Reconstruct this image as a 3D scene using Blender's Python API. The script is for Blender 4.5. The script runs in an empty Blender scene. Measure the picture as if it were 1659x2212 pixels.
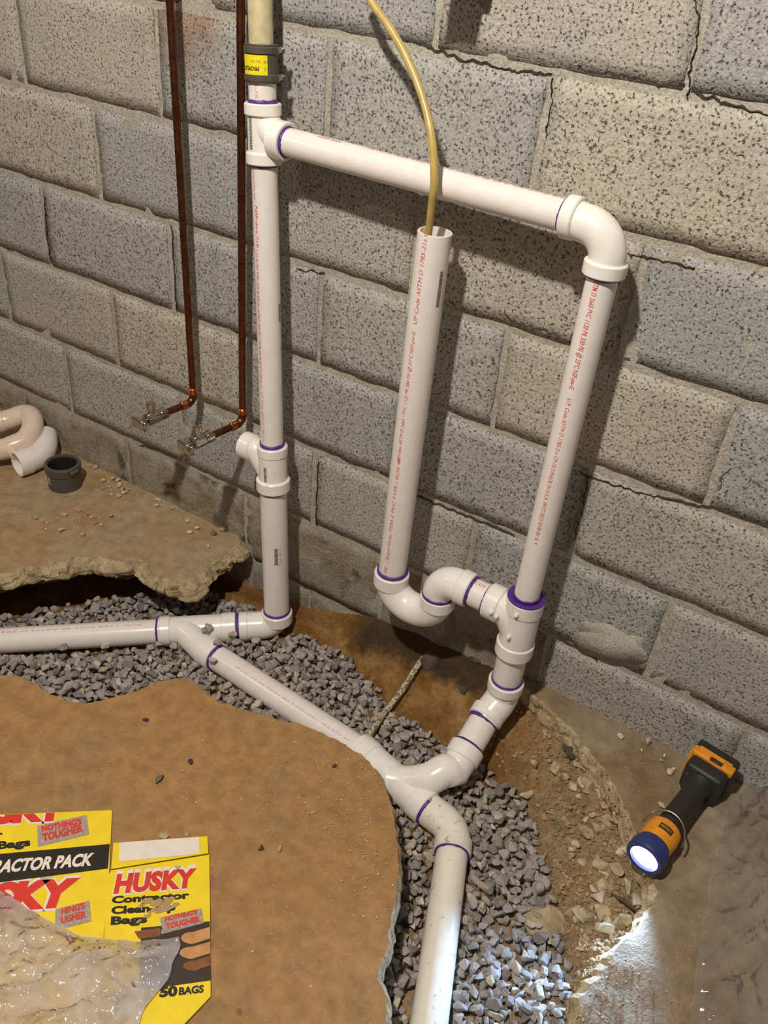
import bpy, bmesh, math, random
import numpy as np
from mathutils import Vector, Matrix, noise
from mathutils.geometry import delaunay_2d_cdt
random.seed(7); rng = random.Random(11)
SC = bpy.context.scene
COL = SC.collection
PI = math.pi

# ------------------------------------------------------------------ camera, light, exposure
CAM = Vector((1.78640, -1.35277, 1.34211))
RGT = Vector((0.83450477, 0.54555482, 0.07727693))
DWN = Vector((0.36550507, -0.44314619, -0.81855207))
FWD = Vector((-0.41232005, 0.71133072, -0.56921066))
FPX = 1892.02
cd = bpy.data.cameras.new('camera'); cam = bpy.data.objects.new('camera', cd); COL.objects.link(cam)
cd.sensor_fit = 'VERTICAL'; cd.sensor_height = 24.0; cd.lens = FPX * 24.0 / 2212.0
cd.clip_start = 0.02; cd.clip_end = 50
m3 = Matrix((RGT, -DWN, -FWD)).transposed()
cam.matrix_world = Matrix.Translation(CAM) @ m3.to_4x4()
SC.camera = cam
vs = SC.view_settings
vs.view_transform = 'Standard'; vs.look = 'None'; vs.gamma = 1.0; vs.exposure = 0.0; vs.use_curve_mapping = False

W = bpy.data.worlds.new('room_air'); SC.world = W; W.use_nodes = True
bg = W.node_tree.nodes['Background']; bg.inputs[0].default_value = (1.0, 0.90, 0.78, 1); bg.inputs[1].default_value = 0.11

def lamp(name, typ, loc, energy, color, size=0.1, aim=None):
    l = bpy.data.lights.new(name, typ); l.energy = energy; l.color = color
    if typ == 'AREA': l.shape = 'DISK'; l.size = size
    else: l.shadow_soft_size = size
    o = bpy.data.objects.new(name, l); COL.objects.link(o); o.location = loc
    if aim is not None: o.rotation_euler = (Vector(aim) - Vector(loc)).to_track_quat('-Z', 'Y').to_euler()
    return o
lamp('ceiling_bulb', 'POINT', (1.22, -1.42, 2.45), 188.0, (1.0, 0.93, 0.835), 0.045)
lamp('far_ceiling_bulb', 'POINT', (-1.15, -1.75, 2.4), 30.0, (1.0, 0.85, 0.69), 0.06)

# ------------------------------------------------------------------ helpers
def at(u, v, z=None, y=None):
    d = RGT * ((u - 829.5) / FPX) + DWN * ((v - 1106.0) / FPX) + FWD
    t = (z - CAM.z) / d.z if z is not None else (y - CAM.y) / d.y
    return CAM + d * t
def px(p):
    c = Vector(p) - CAM; w = c.dot(FWD)
    return 829.5 + FPX * c.dot(RGT) / w, 1106.0 + FPX * c.dot(DWN) / w, w
def onv(A, B, v):
    lo, hi = -2.0, 3.0; s = px(A + (B - A) * lo)[1] < px(A + (B - A) * hi)[1]
    for _ in range(50):
        m = (lo + hi) / 2
        if (px(A + (B - A) * m)[1] < v) == s: lo = m
        else: hi = m
    return A + (B - A) * lo
def onu(A, B, u):
    lo, hi = -1.5, 3.0; s = px(A + (B - A) * lo)[0] < px(A + (B - A) * hi)[0]
    for _ in range(50):
        m = (lo + hi) / 2
        if (px(A + (B - A) * m)[0] < u) == s: lo = m
        else: hi = m
    return A + (B - A) * lo
def fbm(x, y, z, o=4):
    s, a, f = 0.0, 0.5, 1.0
    for _ in range(o):
        s += a * noise.noise((x * f, y * f, z * f)); a *= 0.5; f *= 2.03
    return s
def sm(t): t = max(0.0, min(1.0, t)); return t * t * (3 - 2 * t)

def tag(o, label=None, cat=None, group=None, kind=None):
    if label: o['label'] = label
    if cat: o['category'] = cat
    if group: o['group'] = group
    if kind: o['kind'] = kind
    return o
def empty(name, loc, label, cat, group=None):
    o = bpy.data.objects.new(name, None); COL.objects.link(o); o.location = loc; o.empty_display_size = 0.02
    return tag(o, label, cat, group)
def wloc(o):
    v = Vector((0, 0, 0))
    while o is not None: v = v + o.location; o = o.parent
    return v
def link(name, me, mat=None, parent=None, origin=None, smooth=None):
    """links a mesh given in world coordinates; only translations are ever used on parents"""
    if origin is None and parent is None: 
        n = len(me.vertices); a = np.empty(n * 3); me.vertices.foreach_get('co', a); a = a.reshape(-1, 3)
        origin = Vector(((a[:, 0].min() + a[:, 0].max()) / 2, (a[:, 1].min() + a[:, 1].max()) / 2, a[:, 2].min()))
    base = wloc(parent) if parent is not None else Vector(origin)
    me.transform(Matrix.Translation(-base))
    o = bpy.data.objects.new(name, me); COL.objects.link(o)
    if parent is not None: o.parent = parent
    else: o.location = base
    if mat is not None: me.materials.append(mat)
    if smooth is not None: me.polygons.foreach_set('use_smooth', [smooth] * len(me.polygons))
    return o
class MB:
    def __init__(s): s.v = []; s.f = []; s.sm = []
    def add(s, vs, fs, smooth=True):
        b = len(s.v); s.v += [tuple(q) for q in vs]; s.f += [tuple(i + b for i in f) for f in fs]; s.sm += [smooth] * len(fs); return s
    def me(s, name='mesh'):
        m = bpy.data.meshes.new(name); m.from_pydata(s.v, [], s.f); m.polygons.foreach_set('use_smooth', s.sm); m.update(); return m
    def build(s, name, mat, parent=None): return link(name, s.me(name), mat, parent)
    def box(s, c, ax, ay, az, bev=0.0):
        """box with half-vectors ax, ay, az, bevelled"""
        bm = bmesh.new(); r = bmesh.ops.create_cube(bm, size=2.0)
        L = Vector((ax.length, ay.length, az.length))
        for q in bm.verts: q.co = Vector((q.co.x * L.x, q.co.y * L.y, q.co.z * L.z))
        if bev > 0: bmesh.ops.bevel(bm, geom=bm.edges[:], offset=bev, segments=2, affect='EDGES', profile=0.5)
        bm.verts.index_update(); X, Y, Z = ax.normalized(), ay.normalized(), az.normalized()
        s.add([c + X * q.co.x + Y * q.co.y + Z * q.co.z for q in bm.verts], [[q.index for q in f.verts] for f in bm.faces], bev > 0)
        bm.free(); return s
    def sweep(s, pts, rad, seg=36, caps=True, wob=0.0):
        n = len(pts); pts = [Vector(q) for q in pts]
        if not isinstance(rad, (list, tuple)): rad = [rad] * n
        T = []
        for i in range(n):
            t = pts[min(i + 1, n - 1)] - pts[max(i - 1, 0)]
            if t.length < 1e-9: t = T[-1] if T else Vector((0, 0, 1))
            T.append(t.normalized())
        N = T[0].orthogonal().normalized(); vs = []; fs = []
        for i in range(n):
            N = (N - T[i] * N.dot(T[i])).normalized(); B = T[i].cross(N)
            for k in range(seg):
                a = 2 * PI * k / seg; r = rad[i]
                if wob: r += wob * noise.noise((i * 1.3, math.cos(a) * 2.2, math.sin(a) * 2.2 + pts[0].x * 9))
                vs.append(pts[i] + (N * math.cos(a) + B * math.sin(a)) * r)
        for i in range(n - 1):
            for k in range(seg):
                k2 = (k + 1) % seg
                fs.append((i * seg + k, i * seg + k2, (i + 1) * seg + k2, (i + 1) * seg + k))
        s.add(vs, fs, True)
        if caps:
            for i, rev in ((0, True), (n - 1, False)):
                ring = vs[i * seg:(i + 1) * seg]; idx = list(range(seg))
                s.add(ring, [idx[::-1] if rev else idx], False)
        return s
    def lathe(s, p, a, prof, seg=40):
        """prof: list of (distance along a, radius); duplicated points make sharp edges"""
        a = a.normalized(); N = a.orthogonal().normalized(); B = a.cross(N)
        for i in range(len(prof) - 1):
            (d0, r0), (d1, r1) = prof[i], prof[i + 1]
            vs = []
            for (d, r) in ((d0, r0), (d1, r1)):
                for k in range(seg):
                    t = 2 * PI * k / seg; vs.append(p + a * d + (N * math.cos(t) + B * math.sin(t)) * r)
            fs = [(k, (k + 1) % seg, seg + (k + 1) % seg, seg + k) for k in range(seg)]
            s.add(vs, fs, True)
        return s
def arc(P0, P1, P2, R, n=14):
    a = (P0 - P1).normalized(); b = (P2 - P1).normalized(); ang = a.angle(b); d = R / math.tan(ang / 2)
    c = P1 + (a + b).normalized() * (R / math.sin(ang / 2)); s = P1 + a * d - c; e = P1 + b * d - c
    out = []; full = s.angle(e); ax = s.cross(e).normalized()
    for i in range(n + 1): out.append(c + Matrix.Rotation(full * i / n, 3, ax) @ s)
    return out
def spline(P, n=8):
    P = [Vector(q) for q in P]; out = []
    for i in range(len(P) - 1):
        p0 = P[max(i - 1, 0)]; p1 = P[i]; p2 = P[i + 1]; p3 = P[min(i + 2, len(P) - 1)]
        for k in range(n):
            t = k / n; out.append(0.5 * ((2 * p1) + (p2 - p0) * t + (2 * p0 - 5 * p1 + 4 * p2 - p3) * t * t + (3 * p1 - p0 - 3 * p2 + p3) * t ** 3))
    out.append(P[-1]); return out

# ------------------------------------------------------------------ materials
def srgb(r, g, b):
    f = lambda c: c / 12.92 if c <= 0.04045 else ((c + 0.055) / 1.055) ** 2.4
    return (f(r / 255), f(g / 255), f(b / 255), 1)
class NT:
    def __init__(s, name):
        s.m = bpy.data.materials.new(name); s.m.use_nodes = True; s.t = s.m.node_tree; s.N = s.t.nodes; s.L = s.t.links
        s.b = s.N['Principled BSDF']; s.pos = s.N.new('ShaderNodeNewGeometry').outputs['Position']
    def node(s, typ, **kw):
        n = s.N.new(typ)
        for k, v in kw.items(): setattr(n, k, v)
        return n
    def put(s, sock, v):
        if isinstance(v, bpy.types.NodeSocket): s.L.new(v, sock)
        else: sock.default_value = v
    def noise(s, scale, detail=4, rough=0.55, dist=0.0, vec=None):
        n = s.node('ShaderNodeTexNoise'); s.put(n.inputs['Vector'], vec or s.pos)
        n.inputs['Scale'].default_value = scale; n.inputs['Detail'].default_value = detail; n.inputs['Roughness'].default_value = rough; n.inputs['Distortion'].default_value = dist
        return n.outputs['Fac']
    def voro(s, scale, feature='F1', out='Distance', vec=None):
        n = s.node('ShaderNodeTexVoronoi', feature=feature); s.put(n.inputs['Vector'], vec or s.pos); n.inputs['Scale'].default_value = scale
        return n.outputs[out]
    def ramp(s, fac, *stops):
        n = s.node('ShaderNodeValToRGB'); s.put(n.inputs[0], fac); e = n.color_ramp.elements
        while len(e) < len(stops): e.new(0.5)
        for i, (p, c) in enumerate(stops):
            e[i].position = p; e[i].color = c if isinstance(c, tuple) else (c, c, c, 1)
        return n.outputs[0]
    def mix(s, fac, a, b, blend='MIX'):
        n = s.node('ShaderNodeMix', data_type='RGBA', blend_type=blend); s.put(n.inputs[0], fac); s.put(n.inputs[6], a); s.put(n.inputs[7], b)
        return n.outputs[2]
    def math(s, op, a, b=0.0):
        n = s.node('ShaderNodeMath', operation=op); s.put(n.inputs[0], a); s.put(n.inputs[1], b); return n.outputs[0]
    def bump(s, h, strength, dist, normal=None):
        n = s.node('ShaderNodeBump'); n.inputs['Strength'].default_value = strength; n.inputs['Distance'].default_value = dist
        s.put(n.inputs['Height'], h)
        if normal: s.put(n.inputs['Normal'], normal)
        return n.outputs[0]
    def out(s, col, rough=0.8, normal=None, metal=0.0, spec=0.5, **kw):
        s.put(s.b.inputs['Base Color'], col); s.put(s.b.inputs['Roughness'], rough); s.b.inputs['Metallic'].default_value = metal
        s.b.inputs['Specular IOR Level'].default_value = spec
        if normal is not None: s.put(s.b.inputs['Normal'], normal)
        for k, v in kw.items(): s.put(s.b.inputs[k.replace('_', ' ')], v)
        return s.m
def plain(name, c, rough=0.5, metal=0.0, var=0.08, scale=60, bumpd=0.0, spec=0.5):
    n = NT(name); f = n.noise(scale, 3)
    d = tuple(max(0, x * (1 - 2 * var)) for x in c[:3]) + (1,); l = tuple(min(1, x * (1 + var)) for x in c[:3]) + (1,)
    nm = n.bump(f, 0.4, bumpd) if bumpd else None
    return n.out(n.ramp(f, (0.3, d), (0.7, l)), rough, nm, metal, spec)
M = {}
def mk_block():
    n = NT('concrete_block'); oi = n.node('ShaderNodeObjectInfo').outputs['Random']
    big = n.noise(5.5, 3); tint = n.ramp(n.math('ADD', n.math('MULTIPLY', oi, 0.55), n.math('MULTIPLY', big, 0.55)), (0.30, srgb(160, 159, 155)), (0.62, srgb(169, 165, 156)), (0.95, srgb(184, 175, 156)))
    grain = n.noise(210, 3, 0.7); c = n.mix(1.0, tint, n.ramp(grain, (0.28, 0.56), (0.50, 1.0), (0.70, 1.30)), 'MULTIPLY')
    pit = n.noise(210, 2, 0.5); c = n.mix(n.ramp(pit, (0.28, 0.75), (0.36, 0.0)), c, srgb(84, 77, 68))
    agg = n.voro(120); c = n.mix(n.ramp(agg, (0.16, 0.55), (0.26, 0.0)), c, srgb(205, 201, 190))
    st = n.noise(3.1, 5, 0.65, 0.6); c = n.mix(n.ramp(st, (0.64, 0.0), (0.84, 0.45)), c, srgb(132, 110, 76))
    # rust stain that ran down beside the copper pipes
    vm = n.node('ShaderNodeVectorMath', operation='DISTANCE'); n.put(vm.inputs[0], n.pos); vm.inputs[1].default_value = (0.47, 0.0, 1.16)
    c = n.mix(n.ramp(n.math('ADD', vm.outputs['Value'], n.math('MULTIPLY', n.noise(14, 4, 0.6), 0.16)), (0.10, 0.75), (0.22, 0.0)), c, srgb(142, 98, 62))
    h = n.math('ADD', n.math('MULTIPLY', grain, 0.45), n.math('ADD', n.math('MULTIPLY', n.ramp(pit, (0.27, 0.0), (0.40, 1.0)), 0.9), n.math('MULTIPLY', n.noise(60, 3), 0.8)))
    return n.out(c, 0.95, n.bump(h, 1.0, 0.0036), spec=0.2)
def mk_mortar():
    n = NT('mortar'); a = n.noise(38, 5, 0.6); c = n.ramp(a, (0.3, srgb(172, 166, 153)), (0.7, srgb(192, 185, 169)))
    st = n.noise(7, 4, 0.6, 0.5); c = n.mix(n.ramp(st, (0.60, 0.0), (0.75, 0.6)), c, srgb(150, 124, 84))
    g = n.noise(240, 4, 0.6); c = n.mix(1.0, c, n.ramp(g, (0.3, 0.62), (0.62, 1.10)), 'MULTIPLY')
    return n.out(c, 0.95, n.bump(n.math('ADD', g, n.math('MULTIPLY', a, 1.5)), 0.8, 0.003), spec=0.2)
def mk_base():
    n = NT('stained_base_block'); a = n.noise(16, 6, 0.65, 0.4); c = n.ramp(a, (0.28, srgb(138, 122, 96)), (0.46, srgb(164, 153, 131)), (0.66, srgb(180, 174, 159)))
    bl = n.noise(9, 3, 0.5, 0.8); c = n.mix(n.ramp(bl, (0.66, 0.0), (0.72, 0.7)), c, srgb(64, 58, 50))
    g = n.noise(150, 5, 0.7); c = n.mix(1.0, c, n.ramp(g, (0.3, 0.6), (0.62, 1.12)), 'MULTIPLY')
    return n.out(c, 0.95, n.bump(n.math('ADD', g, n.math('MULTIPLY', a, 2)), 1.0, 0.005), spec=0.2)
def mk_slab(nm, dirt, conc, edge=False, amt=(0.35, 0.62)):
    n = NT(nm); a = n.noise(4.5, 6, 0.62, 0.5); b = n.noise(30, 5, 0.65)
    c = n.mix(n.ramp(a, (amt[0], 0.0), (amt[1], 1.0)), dirt, conc)
    c = n.mix(1.0, c, n.ramp(b, (0.30, 0.72), (0.66, 1.12)), 'MULTIPLY')
    sp = n.voro(75); c = n.mix(n.ramp(sp, (0.05, 0.6), (0.11, 0.0)), c, srgb(214, 186, 140))
    dk = n.noise(22, 3, 0.5); c = n.mix(n.ramp(dk, (0.70, 0.0), (0.76, 0.7)), c, srgb(88, 64, 40))
    g = n.noise(190, 4, 0.65)
    return n.out(c, n.ramp(n.noise(9, 3), (0.35, 0.62), (0.65, 0.92)), n.bump(n.math('ADD', g, n.math('MULTIPLY', b, 1.6)), 0.7, 0.0030), spec=0.3)
def mk_edge():
    n = NT('broken_concrete'); a = n.noise(28, 6, 0.65, 0.3); c = n.ramp(a, (0.28, srgb(134, 112, 82)), (0.5, srgb(188, 166, 130)), (0.72, srgb(214, 196, 164)))
    g = n.noise(170, 4, 0.7); c = n.mix(1.0, c, n.ramp(g, (0.3, 0.7), (0.6, 1.1)), 'MULTIPLY')
    return n.out(c, 0.93, n.bump(n.math('ADD', g, a), 1.0, 0.005), spec=0.2)
def mk_soil():
    n = NT('clay_soil'); a = n.noise(14, 6, 0.65, 0.4); c = n.ramp(a, (0.28, srgb(104, 70, 32)), (0.5, srgb(138, 98, 50)), (0.72, srgb(172, 138, 92)))
    # pale crumbled concrete mixed into the bank on the torch side, a stain with its own outline
    sx = n.node('ShaderNodeSeparateXYZ'); n.put(sx.inputs[0], n.pos); w = n.math('ADD', sx.outputs[0], n.math('MULTIPLY', n.noise(9, 4, 0.6), 0.22))
    c = n.mix(n.ramp(n.math('SUBTRACT', w, 1.0), (0.53, 0.0), (0.66, 0.85)), c, n.ramp(n.noise(40, 5, 0.7), (0.3, srgb(136, 106, 70)), (0.7, srgb(194, 170, 134))))
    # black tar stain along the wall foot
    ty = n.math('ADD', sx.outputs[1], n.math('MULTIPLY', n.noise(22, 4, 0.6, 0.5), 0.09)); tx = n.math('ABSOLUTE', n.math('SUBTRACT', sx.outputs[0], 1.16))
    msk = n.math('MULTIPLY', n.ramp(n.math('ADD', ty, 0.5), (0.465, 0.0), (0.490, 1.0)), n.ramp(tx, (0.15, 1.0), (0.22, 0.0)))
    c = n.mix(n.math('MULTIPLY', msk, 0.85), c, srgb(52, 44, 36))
    g = n.noise(130, 5, 0.7); c = n.mix(1.0, c, n.ramp(g, (0.3, 0.66), (0.6, 1.08)), 'MULTIPLY')
    return n.out(c, 0.9, n.bump(n.math('ADD', g, a), 1.0, 0.005), spec=0.25)
def mk_gravel():
    n = NT('crushed_stone'); at_ = n.node('ShaderNodeAttribute', attribute_name='tint').outputs['Fac']
    c = n.ramp(at_, (0.0, srgb(122, 115, 111)), (0.35, srgb(152, 144, 139)), (0.72, srgb(174, 166, 160)), (0.93, srgb(184, 169, 146)), (1.0, srgb(206, 199, 190)))
    g = n.noise(160, 4, 0.65); c = n.mix(1.0, c, n.ramp(g, (0.3, 0.74), (0.66, 1.1)), 'MULTIPLY')
    return n.out(c, 0.85, n.bump(g, 0.7, 0.0016), spec=0.3)
def mk_pvc(nm, c, dirt=0.0):
    n = NT(nm); f = n.noise(40, 4, 0.6); col = n.mix(n.ramp(f, (0.35, 0.0), (0.75, 0.22)), c, srgb(206, 192, 170))
    if dirt: col = n.mix(n.ramp(n.noise(70, 3, 0.6), (0.62, 0.0), (0.70, dirt)), col, srgb(120, 98, 72))
    return n.out(col, 0.24, n.bump(n.noise(25, 2), 0.05, 0.002), spec=0.5, Subsurface_Weight=0.06, Subsurface_Radius=(0.012, 0.009, 0.006))
def mk_copper():
    n = NT('aged_copper'); f = n.noise(55, 4, 0.6)
    return n.out(n.ramp(f, (0.3, srgb(104, 64, 44)), (0.7, srgb(146, 92, 64))), n.ramp(n.noise(30, 3), (0.3, 0.26), (0.7, 0.44)), None, 1.0)
def mk_plastic(nm, haze, tint=(0.93, 0.90, 0.86, 1), crease=0.020):
    n = NT(nm); N = n.N; L = n.L; out = N['Material Output']
    tr = n.node('ShaderNodeBsdfTransparent'); tr.inputs[0].default_value = (0.96, 0.95, 0.93, 1)
    gl = n.node('ShaderNodeBsdfGlossy'); gl.inputs['Roughness'].default_value = 0.10; gl.inputs[0].default_value = (1, 1, 1, 1)
    df = n.node('ShaderNodeBsdfDiffuse'); df.inputs[0].default_value = tint
    tl = n.node('ShaderNodeBsdfTranslucent'); tl.inputs[0].default_value = tint
    bm_ = n.bump(n.math('ADD', n.noise(34, 1, 0.4, 0.8), n.math('MULTIPLY', n.noise(10, 1, 0.4, 1.2), 2.0)), 1.0, crease); n.put(gl.inputs['Normal'], bm_)
    m1 = n.node('ShaderNodeMixShader'); m1.inputs[0].default_value = 0.45; L.new(df.outputs[0], m1.inputs[1]); L.new(tl.outputs[0], m1.inputs[2])
    m2 = n.node('ShaderNodeMixShader'); n.put(m2.inputs[0], n.ramp(n.noise(16, 4, 0.6, 0.8), (0.3, haze * 0.6), (0.7, min(1, haze * 1.35)))); L.new(tr.outputs[0], m2.inputs[1]); L.new(m1.outputs[0], m2.inputs[2])
    fr = n.node('ShaderNodeFresnel'); fr.inputs[0].default_value = 1.4; n.put(fr.inputs['Normal'], bm_)
    m3_ = n.node('ShaderNodeMixShader'); L.new(n.math('MULTIPLY', fr.outputs[0], 2.6), m3_.inputs[0]); L.new(m2.outputs[0], m3_.inputs[1]); L.new(gl.outputs[0], m3_.inputs[2])
    L.new(m3_.outputs[0], out.inputs[0]); return n.m
M['block'] = mk_block(); M['mortar'] = mk_mortar(); M['base'] = mk_base()
M['slab'] = mk_slab('dusty_slab', srgb(172, 130, 83), srgb(150, 126, 88), False, (0.50, 0.78)); M['slab_left'] = mk_slab('dusty_slab_by_wall', srgb(170, 136, 93), srgb(168, 148, 120))
M['slab_right'] = mk_slab('dirty_slab_under_torch', srgb(134, 109, 80), srgb(158, 141, 118), False, (0.36, 0.60)); M['edge'] = mk_edge(); M['soil'] = mk_soil(); M['gravel'] = mk_gravel()
M['pvc'] = mk_pvc('white_pvc', srgb(241, 232, 226)); M['pvc_fit'] = mk_pvc('white_pvc_fitting', srgb(244, 240, 232)); M['pvc_dirty'] = mk_pvc('muddy_pvc', srgb(238, 230, 216), 0.55)
M['pvc_old'] = mk_pvc('used_pvc', srgb(228, 206, 188), 0.35); M['cream'] = plain('yellowed_old_pipe', srgb(206, 194, 152), 0.4, var=0.1)
M['primer'] = plain('purple_primer', srgb(92, 50, 140), 0.45, var=0.15, scale=120); M['red_ink'] = plain('red_ink', srgb(214, 92, 92), 0.6); M['grey_ink'] = plain('grey_ink', srgb(120, 116, 112), 0.6)
M['pink_ink'] = plain('faded_red_ink', srgb(222, 150, 144), 0.6)
M['copper'] = mk_copper(); M['copper_bright'] = plain('bright_copper', srgb(220, 130, 88), 0.18, 1.0); M['chrome'] = plain('chrome', srgb(205, 200, 192), 0.12, 1.0); M['steel'] = plain('steel', srgb(186, 180, 170), 0.25, 1.0)
M['rubber'] = plain('grey_black_rubber', srgb(86, 80, 71), 0.5, spec=0.4); M['rubber_in'] = plain('black_rubber', srgb(30, 28, 26), 0.7)
M['yellow_label'] = plain('yellow_sticker', srgb(240, 222, 30), 0.45, var=0.03); M['black_ink'] = plain('black_ink', srgb(34, 30, 26), 0.6); M['hose'] = plain('tan_tube', srgb(196, 168, 98), 0.3, var=0.08)
M['black_pl'] = plain('black_plastic', srgb(44, 40, 38), 0.5); M['glow_blue_pl'] = plain('glow_blue_plastic', srgb(46, 58, 116), 0.4); M['orange_pl'] = plain('orange_plastic', srgb(232, 150, 36), 0.42); M['dkgrey_pl'] = plain('dark_grey_plastic', srgb(62, 62, 68), 0.5)
M['card_yellow'] = plain('yellow_card', srgb(248, 216, 40), 0.45, var=0.04, scale=30); M['card_black'] = plain('black_print', srgb(40, 34, 26), 0.5); M['card_white'] = plain('white_print', srgb(240, 226, 214), 0.55, var=0.04)
M['card_red'] = plain('red_print', srgb(222, 58, 40), 0.5, var=0.05); M['card_grey'] = plain('grey_print', srgb(176, 160, 150), 0.5, var=0.15, scale=200); M['card_brown'] = plain('dark_brown_print', srgb(62, 48, 36), 0.5)
M['skin_print'] = plain('tan_print', srgb(206, 146, 92), 0.5, var=0.12, scale=80); M['skin_dark'] = plain('brown_print', srgb(140, 86, 50), 0.5, var=0.15, scale=80); M['raw_card'] = plain('raw_cardboard', srgb(184, 152, 104), 0.8)
M['sheet'] = mk_plastic('clear_plastic_bag', 0.72, (0.84, 0.77, 0.73, 1)); M['sheet2'] = mk_plastic('dusty_plastic_sheet', 0.24, (0.70, 0.61, 0.53, 1), 0.004)
M['rubble'] = plain('rubble', srgb(186, 164, 130), 0.9, var=0.2, scale=70, bumpd=0.004); M['rubble_w'] = plain('pale_rubble', srgb(206, 190, 162), 0.9, var=0.15, scale=70, bumpd=0.003); M['rubble_d'] = plain('dark_rubble', srgb(84, 72, 60), 0.9, var=0.2, scale=70, bumpd=0.004)
M['grit'] = plain('tan_grit', srgb(168, 142, 108), 0.95, var=0.28, scale=35)
M['slate'] = plain('grey_green_stone', srgb(112, 104, 84), 0.8, var=0.2, scale=90); M['wood_d'] = plain('dark_stick', srgb(84, 62, 50), 0.9, var=0.2)
M['muddy'] = (lambda n: n.out(n.ramp(n.noise(150, 4, 0.6), (0.42, srgb(112, 96, 70)), (0.56, srgb(204, 190, 158))), 0.85, n.bump(n.noise(150, 4), 1.0, 0.003)))(NT('muddy_cable'))
nl = NT('lit_lens'); nl.out((1, 1, 1, 1), 0.3); nl.b.inputs['Emission Color'].default_value = (0.80, 0.90, 1.0, 1); nl.b.inputs['Emission Strength'].default_value = 9.0; M['lens'] = nl.m

# ------------------------------------------------------------------ wall of concrete blocks
H = 0.2032; J = 0.014; Z0 = 0.139
wx0, wx1, wz0, wz1 = -1.30, 2.56, -0.267, 1.562
g = MB(); nx, nz = 190, 92
for k in range(nz + 1):
    for i in range(nx + 1):
        x = wx0 + (wx1 - wx0) * i / nx; z = wz0 + (wz1 - wz0) * k / nz
        g.v.append((x, 0.0016 - 0.0032 * fbm(x * 14, 3.3, z * 14, 3) - 0.002 * noise.noise((x * 60, 0, z * 60)), z))
for k in range(nz):
    for i in range(nx):
        a = k * (nx + 1) + i; g.f.append((a, a + 1, a + nx + 2, a + nx + 1)); g.sm.append(True)
b = len(g.v); g.v += [(wx0, 0.2, wz0), (wx1, 0.2, wz0), (wx1, 0.2, wz1), (wx0, 0.2, wz1)]
g.f += [(b, b + 3, b + 2, b + 1)]; g.sm += [False]
wall = g.build('wall_back', M['mortar']); tag(wall, 'grey concrete block wall with smeared mortar joints behind the pipes', 'wall', kind='structure')
def block(x0, x1, z0, z1, mat, rough):
    nx = max(3, int((x1 - x0) / 0.026)); nz = 7; m = MB(); r = rng.random() * 100; prow = rng.uniform(0.0002, 0.0022)
    ring = {}
    def P(i, k, depth=None):
        x = x0 + (x1 - x0) * i / nx; z = z0 + (z1 - z0) * k / nz
        e = min(i, nx - i, k, nz - k)
        x += 0.0035 * noise.noise((x * 40 + r, z * 40, 0.5)); z += 0.0035 * noise.noise((x * 40 + r, z * 40, 7.5))
        y = -prow - rough * fbm(x * 22 + r, z * 22, r, 3) + (0.0009 + 0.0018 * max(0, noise.noise((x * 30, z * 30, r))) if e == 0 else 0.0)
        return (x, y if depth is None else depth, z)
    for k in range(nz + 1):
        for i in range(nx + 1): ring[i, k] = len(m.v); m.v.append(P(i, k))
    for k in range(nz):
        for i in range(nx): m.f.append((ring[i, k], ring[i + 1, k], ring[i + 1, k + 1], ring[i, k + 1])); m.sm.append(True)
    bd = [(i, 0) for i in range(nx)] + [(nx, k) for k in range(nz)] + [(i, nz) for i in range(nx, 0, -1)] + [(0, k) for k in range(nz, 0, -1)]
    bb = len(m.v)
    for q in bd: m.v.append(P(*q, depth=0.05))
    for j in range(len(bd)):
        j2 = (j + 1) % len(bd); m.f.append((ring[bd[j]], bb + j, bb + j2, ring[bd[j2]])); m.sm.append(False)
    m.build('block', mat, wall)
for k in range(-2, 7):
    z0 = Z0 + k * H; off = 0.0 if k % 2 == 0 else H
    n0 = int(math.floor((wx0 - off) / (2 * H))) - 1
    for n in range(n0, n0 + 14):
        x0 = off + n * 2 * H; x1 = x0 + 2 * H
        x0 = max(x0, wx0); x1 = min(x1, wx1)
        if x1 - x0 < 0.05: continue
        jt = rng.uniform(0.5, 1.0) * J
        block(x0 + jt / 2, x1 - J / 2, z0 + J / 2, z0 + H - J / 2 * rng.uniform(0.7, 1.3), M['base'] if (k < -1 or (k == -1 and x1 < 1.5)) else M['block'], 0.007 if k < 0 else 0.0032)

def crack_shade(pts, wd=0.0009):
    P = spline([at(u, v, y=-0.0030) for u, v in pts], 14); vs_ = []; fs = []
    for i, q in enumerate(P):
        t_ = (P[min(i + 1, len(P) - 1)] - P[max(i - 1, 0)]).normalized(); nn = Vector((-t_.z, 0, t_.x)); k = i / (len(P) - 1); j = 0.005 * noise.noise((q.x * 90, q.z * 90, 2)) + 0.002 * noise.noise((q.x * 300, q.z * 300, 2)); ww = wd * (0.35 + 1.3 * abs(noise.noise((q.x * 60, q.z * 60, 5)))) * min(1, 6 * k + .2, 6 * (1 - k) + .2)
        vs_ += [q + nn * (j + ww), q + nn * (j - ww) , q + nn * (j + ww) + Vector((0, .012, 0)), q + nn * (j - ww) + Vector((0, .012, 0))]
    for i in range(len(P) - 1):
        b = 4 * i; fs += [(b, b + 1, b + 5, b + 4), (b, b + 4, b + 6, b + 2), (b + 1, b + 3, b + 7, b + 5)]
    m = MB(); m.add(vs_, fs, False); m.build('crack_shade', M['crack_shade'], wall)
M['crack_shade'] = plain('painted_crack_shade', srgb(70, 62, 52), 0.95, var=0.2)  # shade of the open cracks, painted on as dark ribbons
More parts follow.
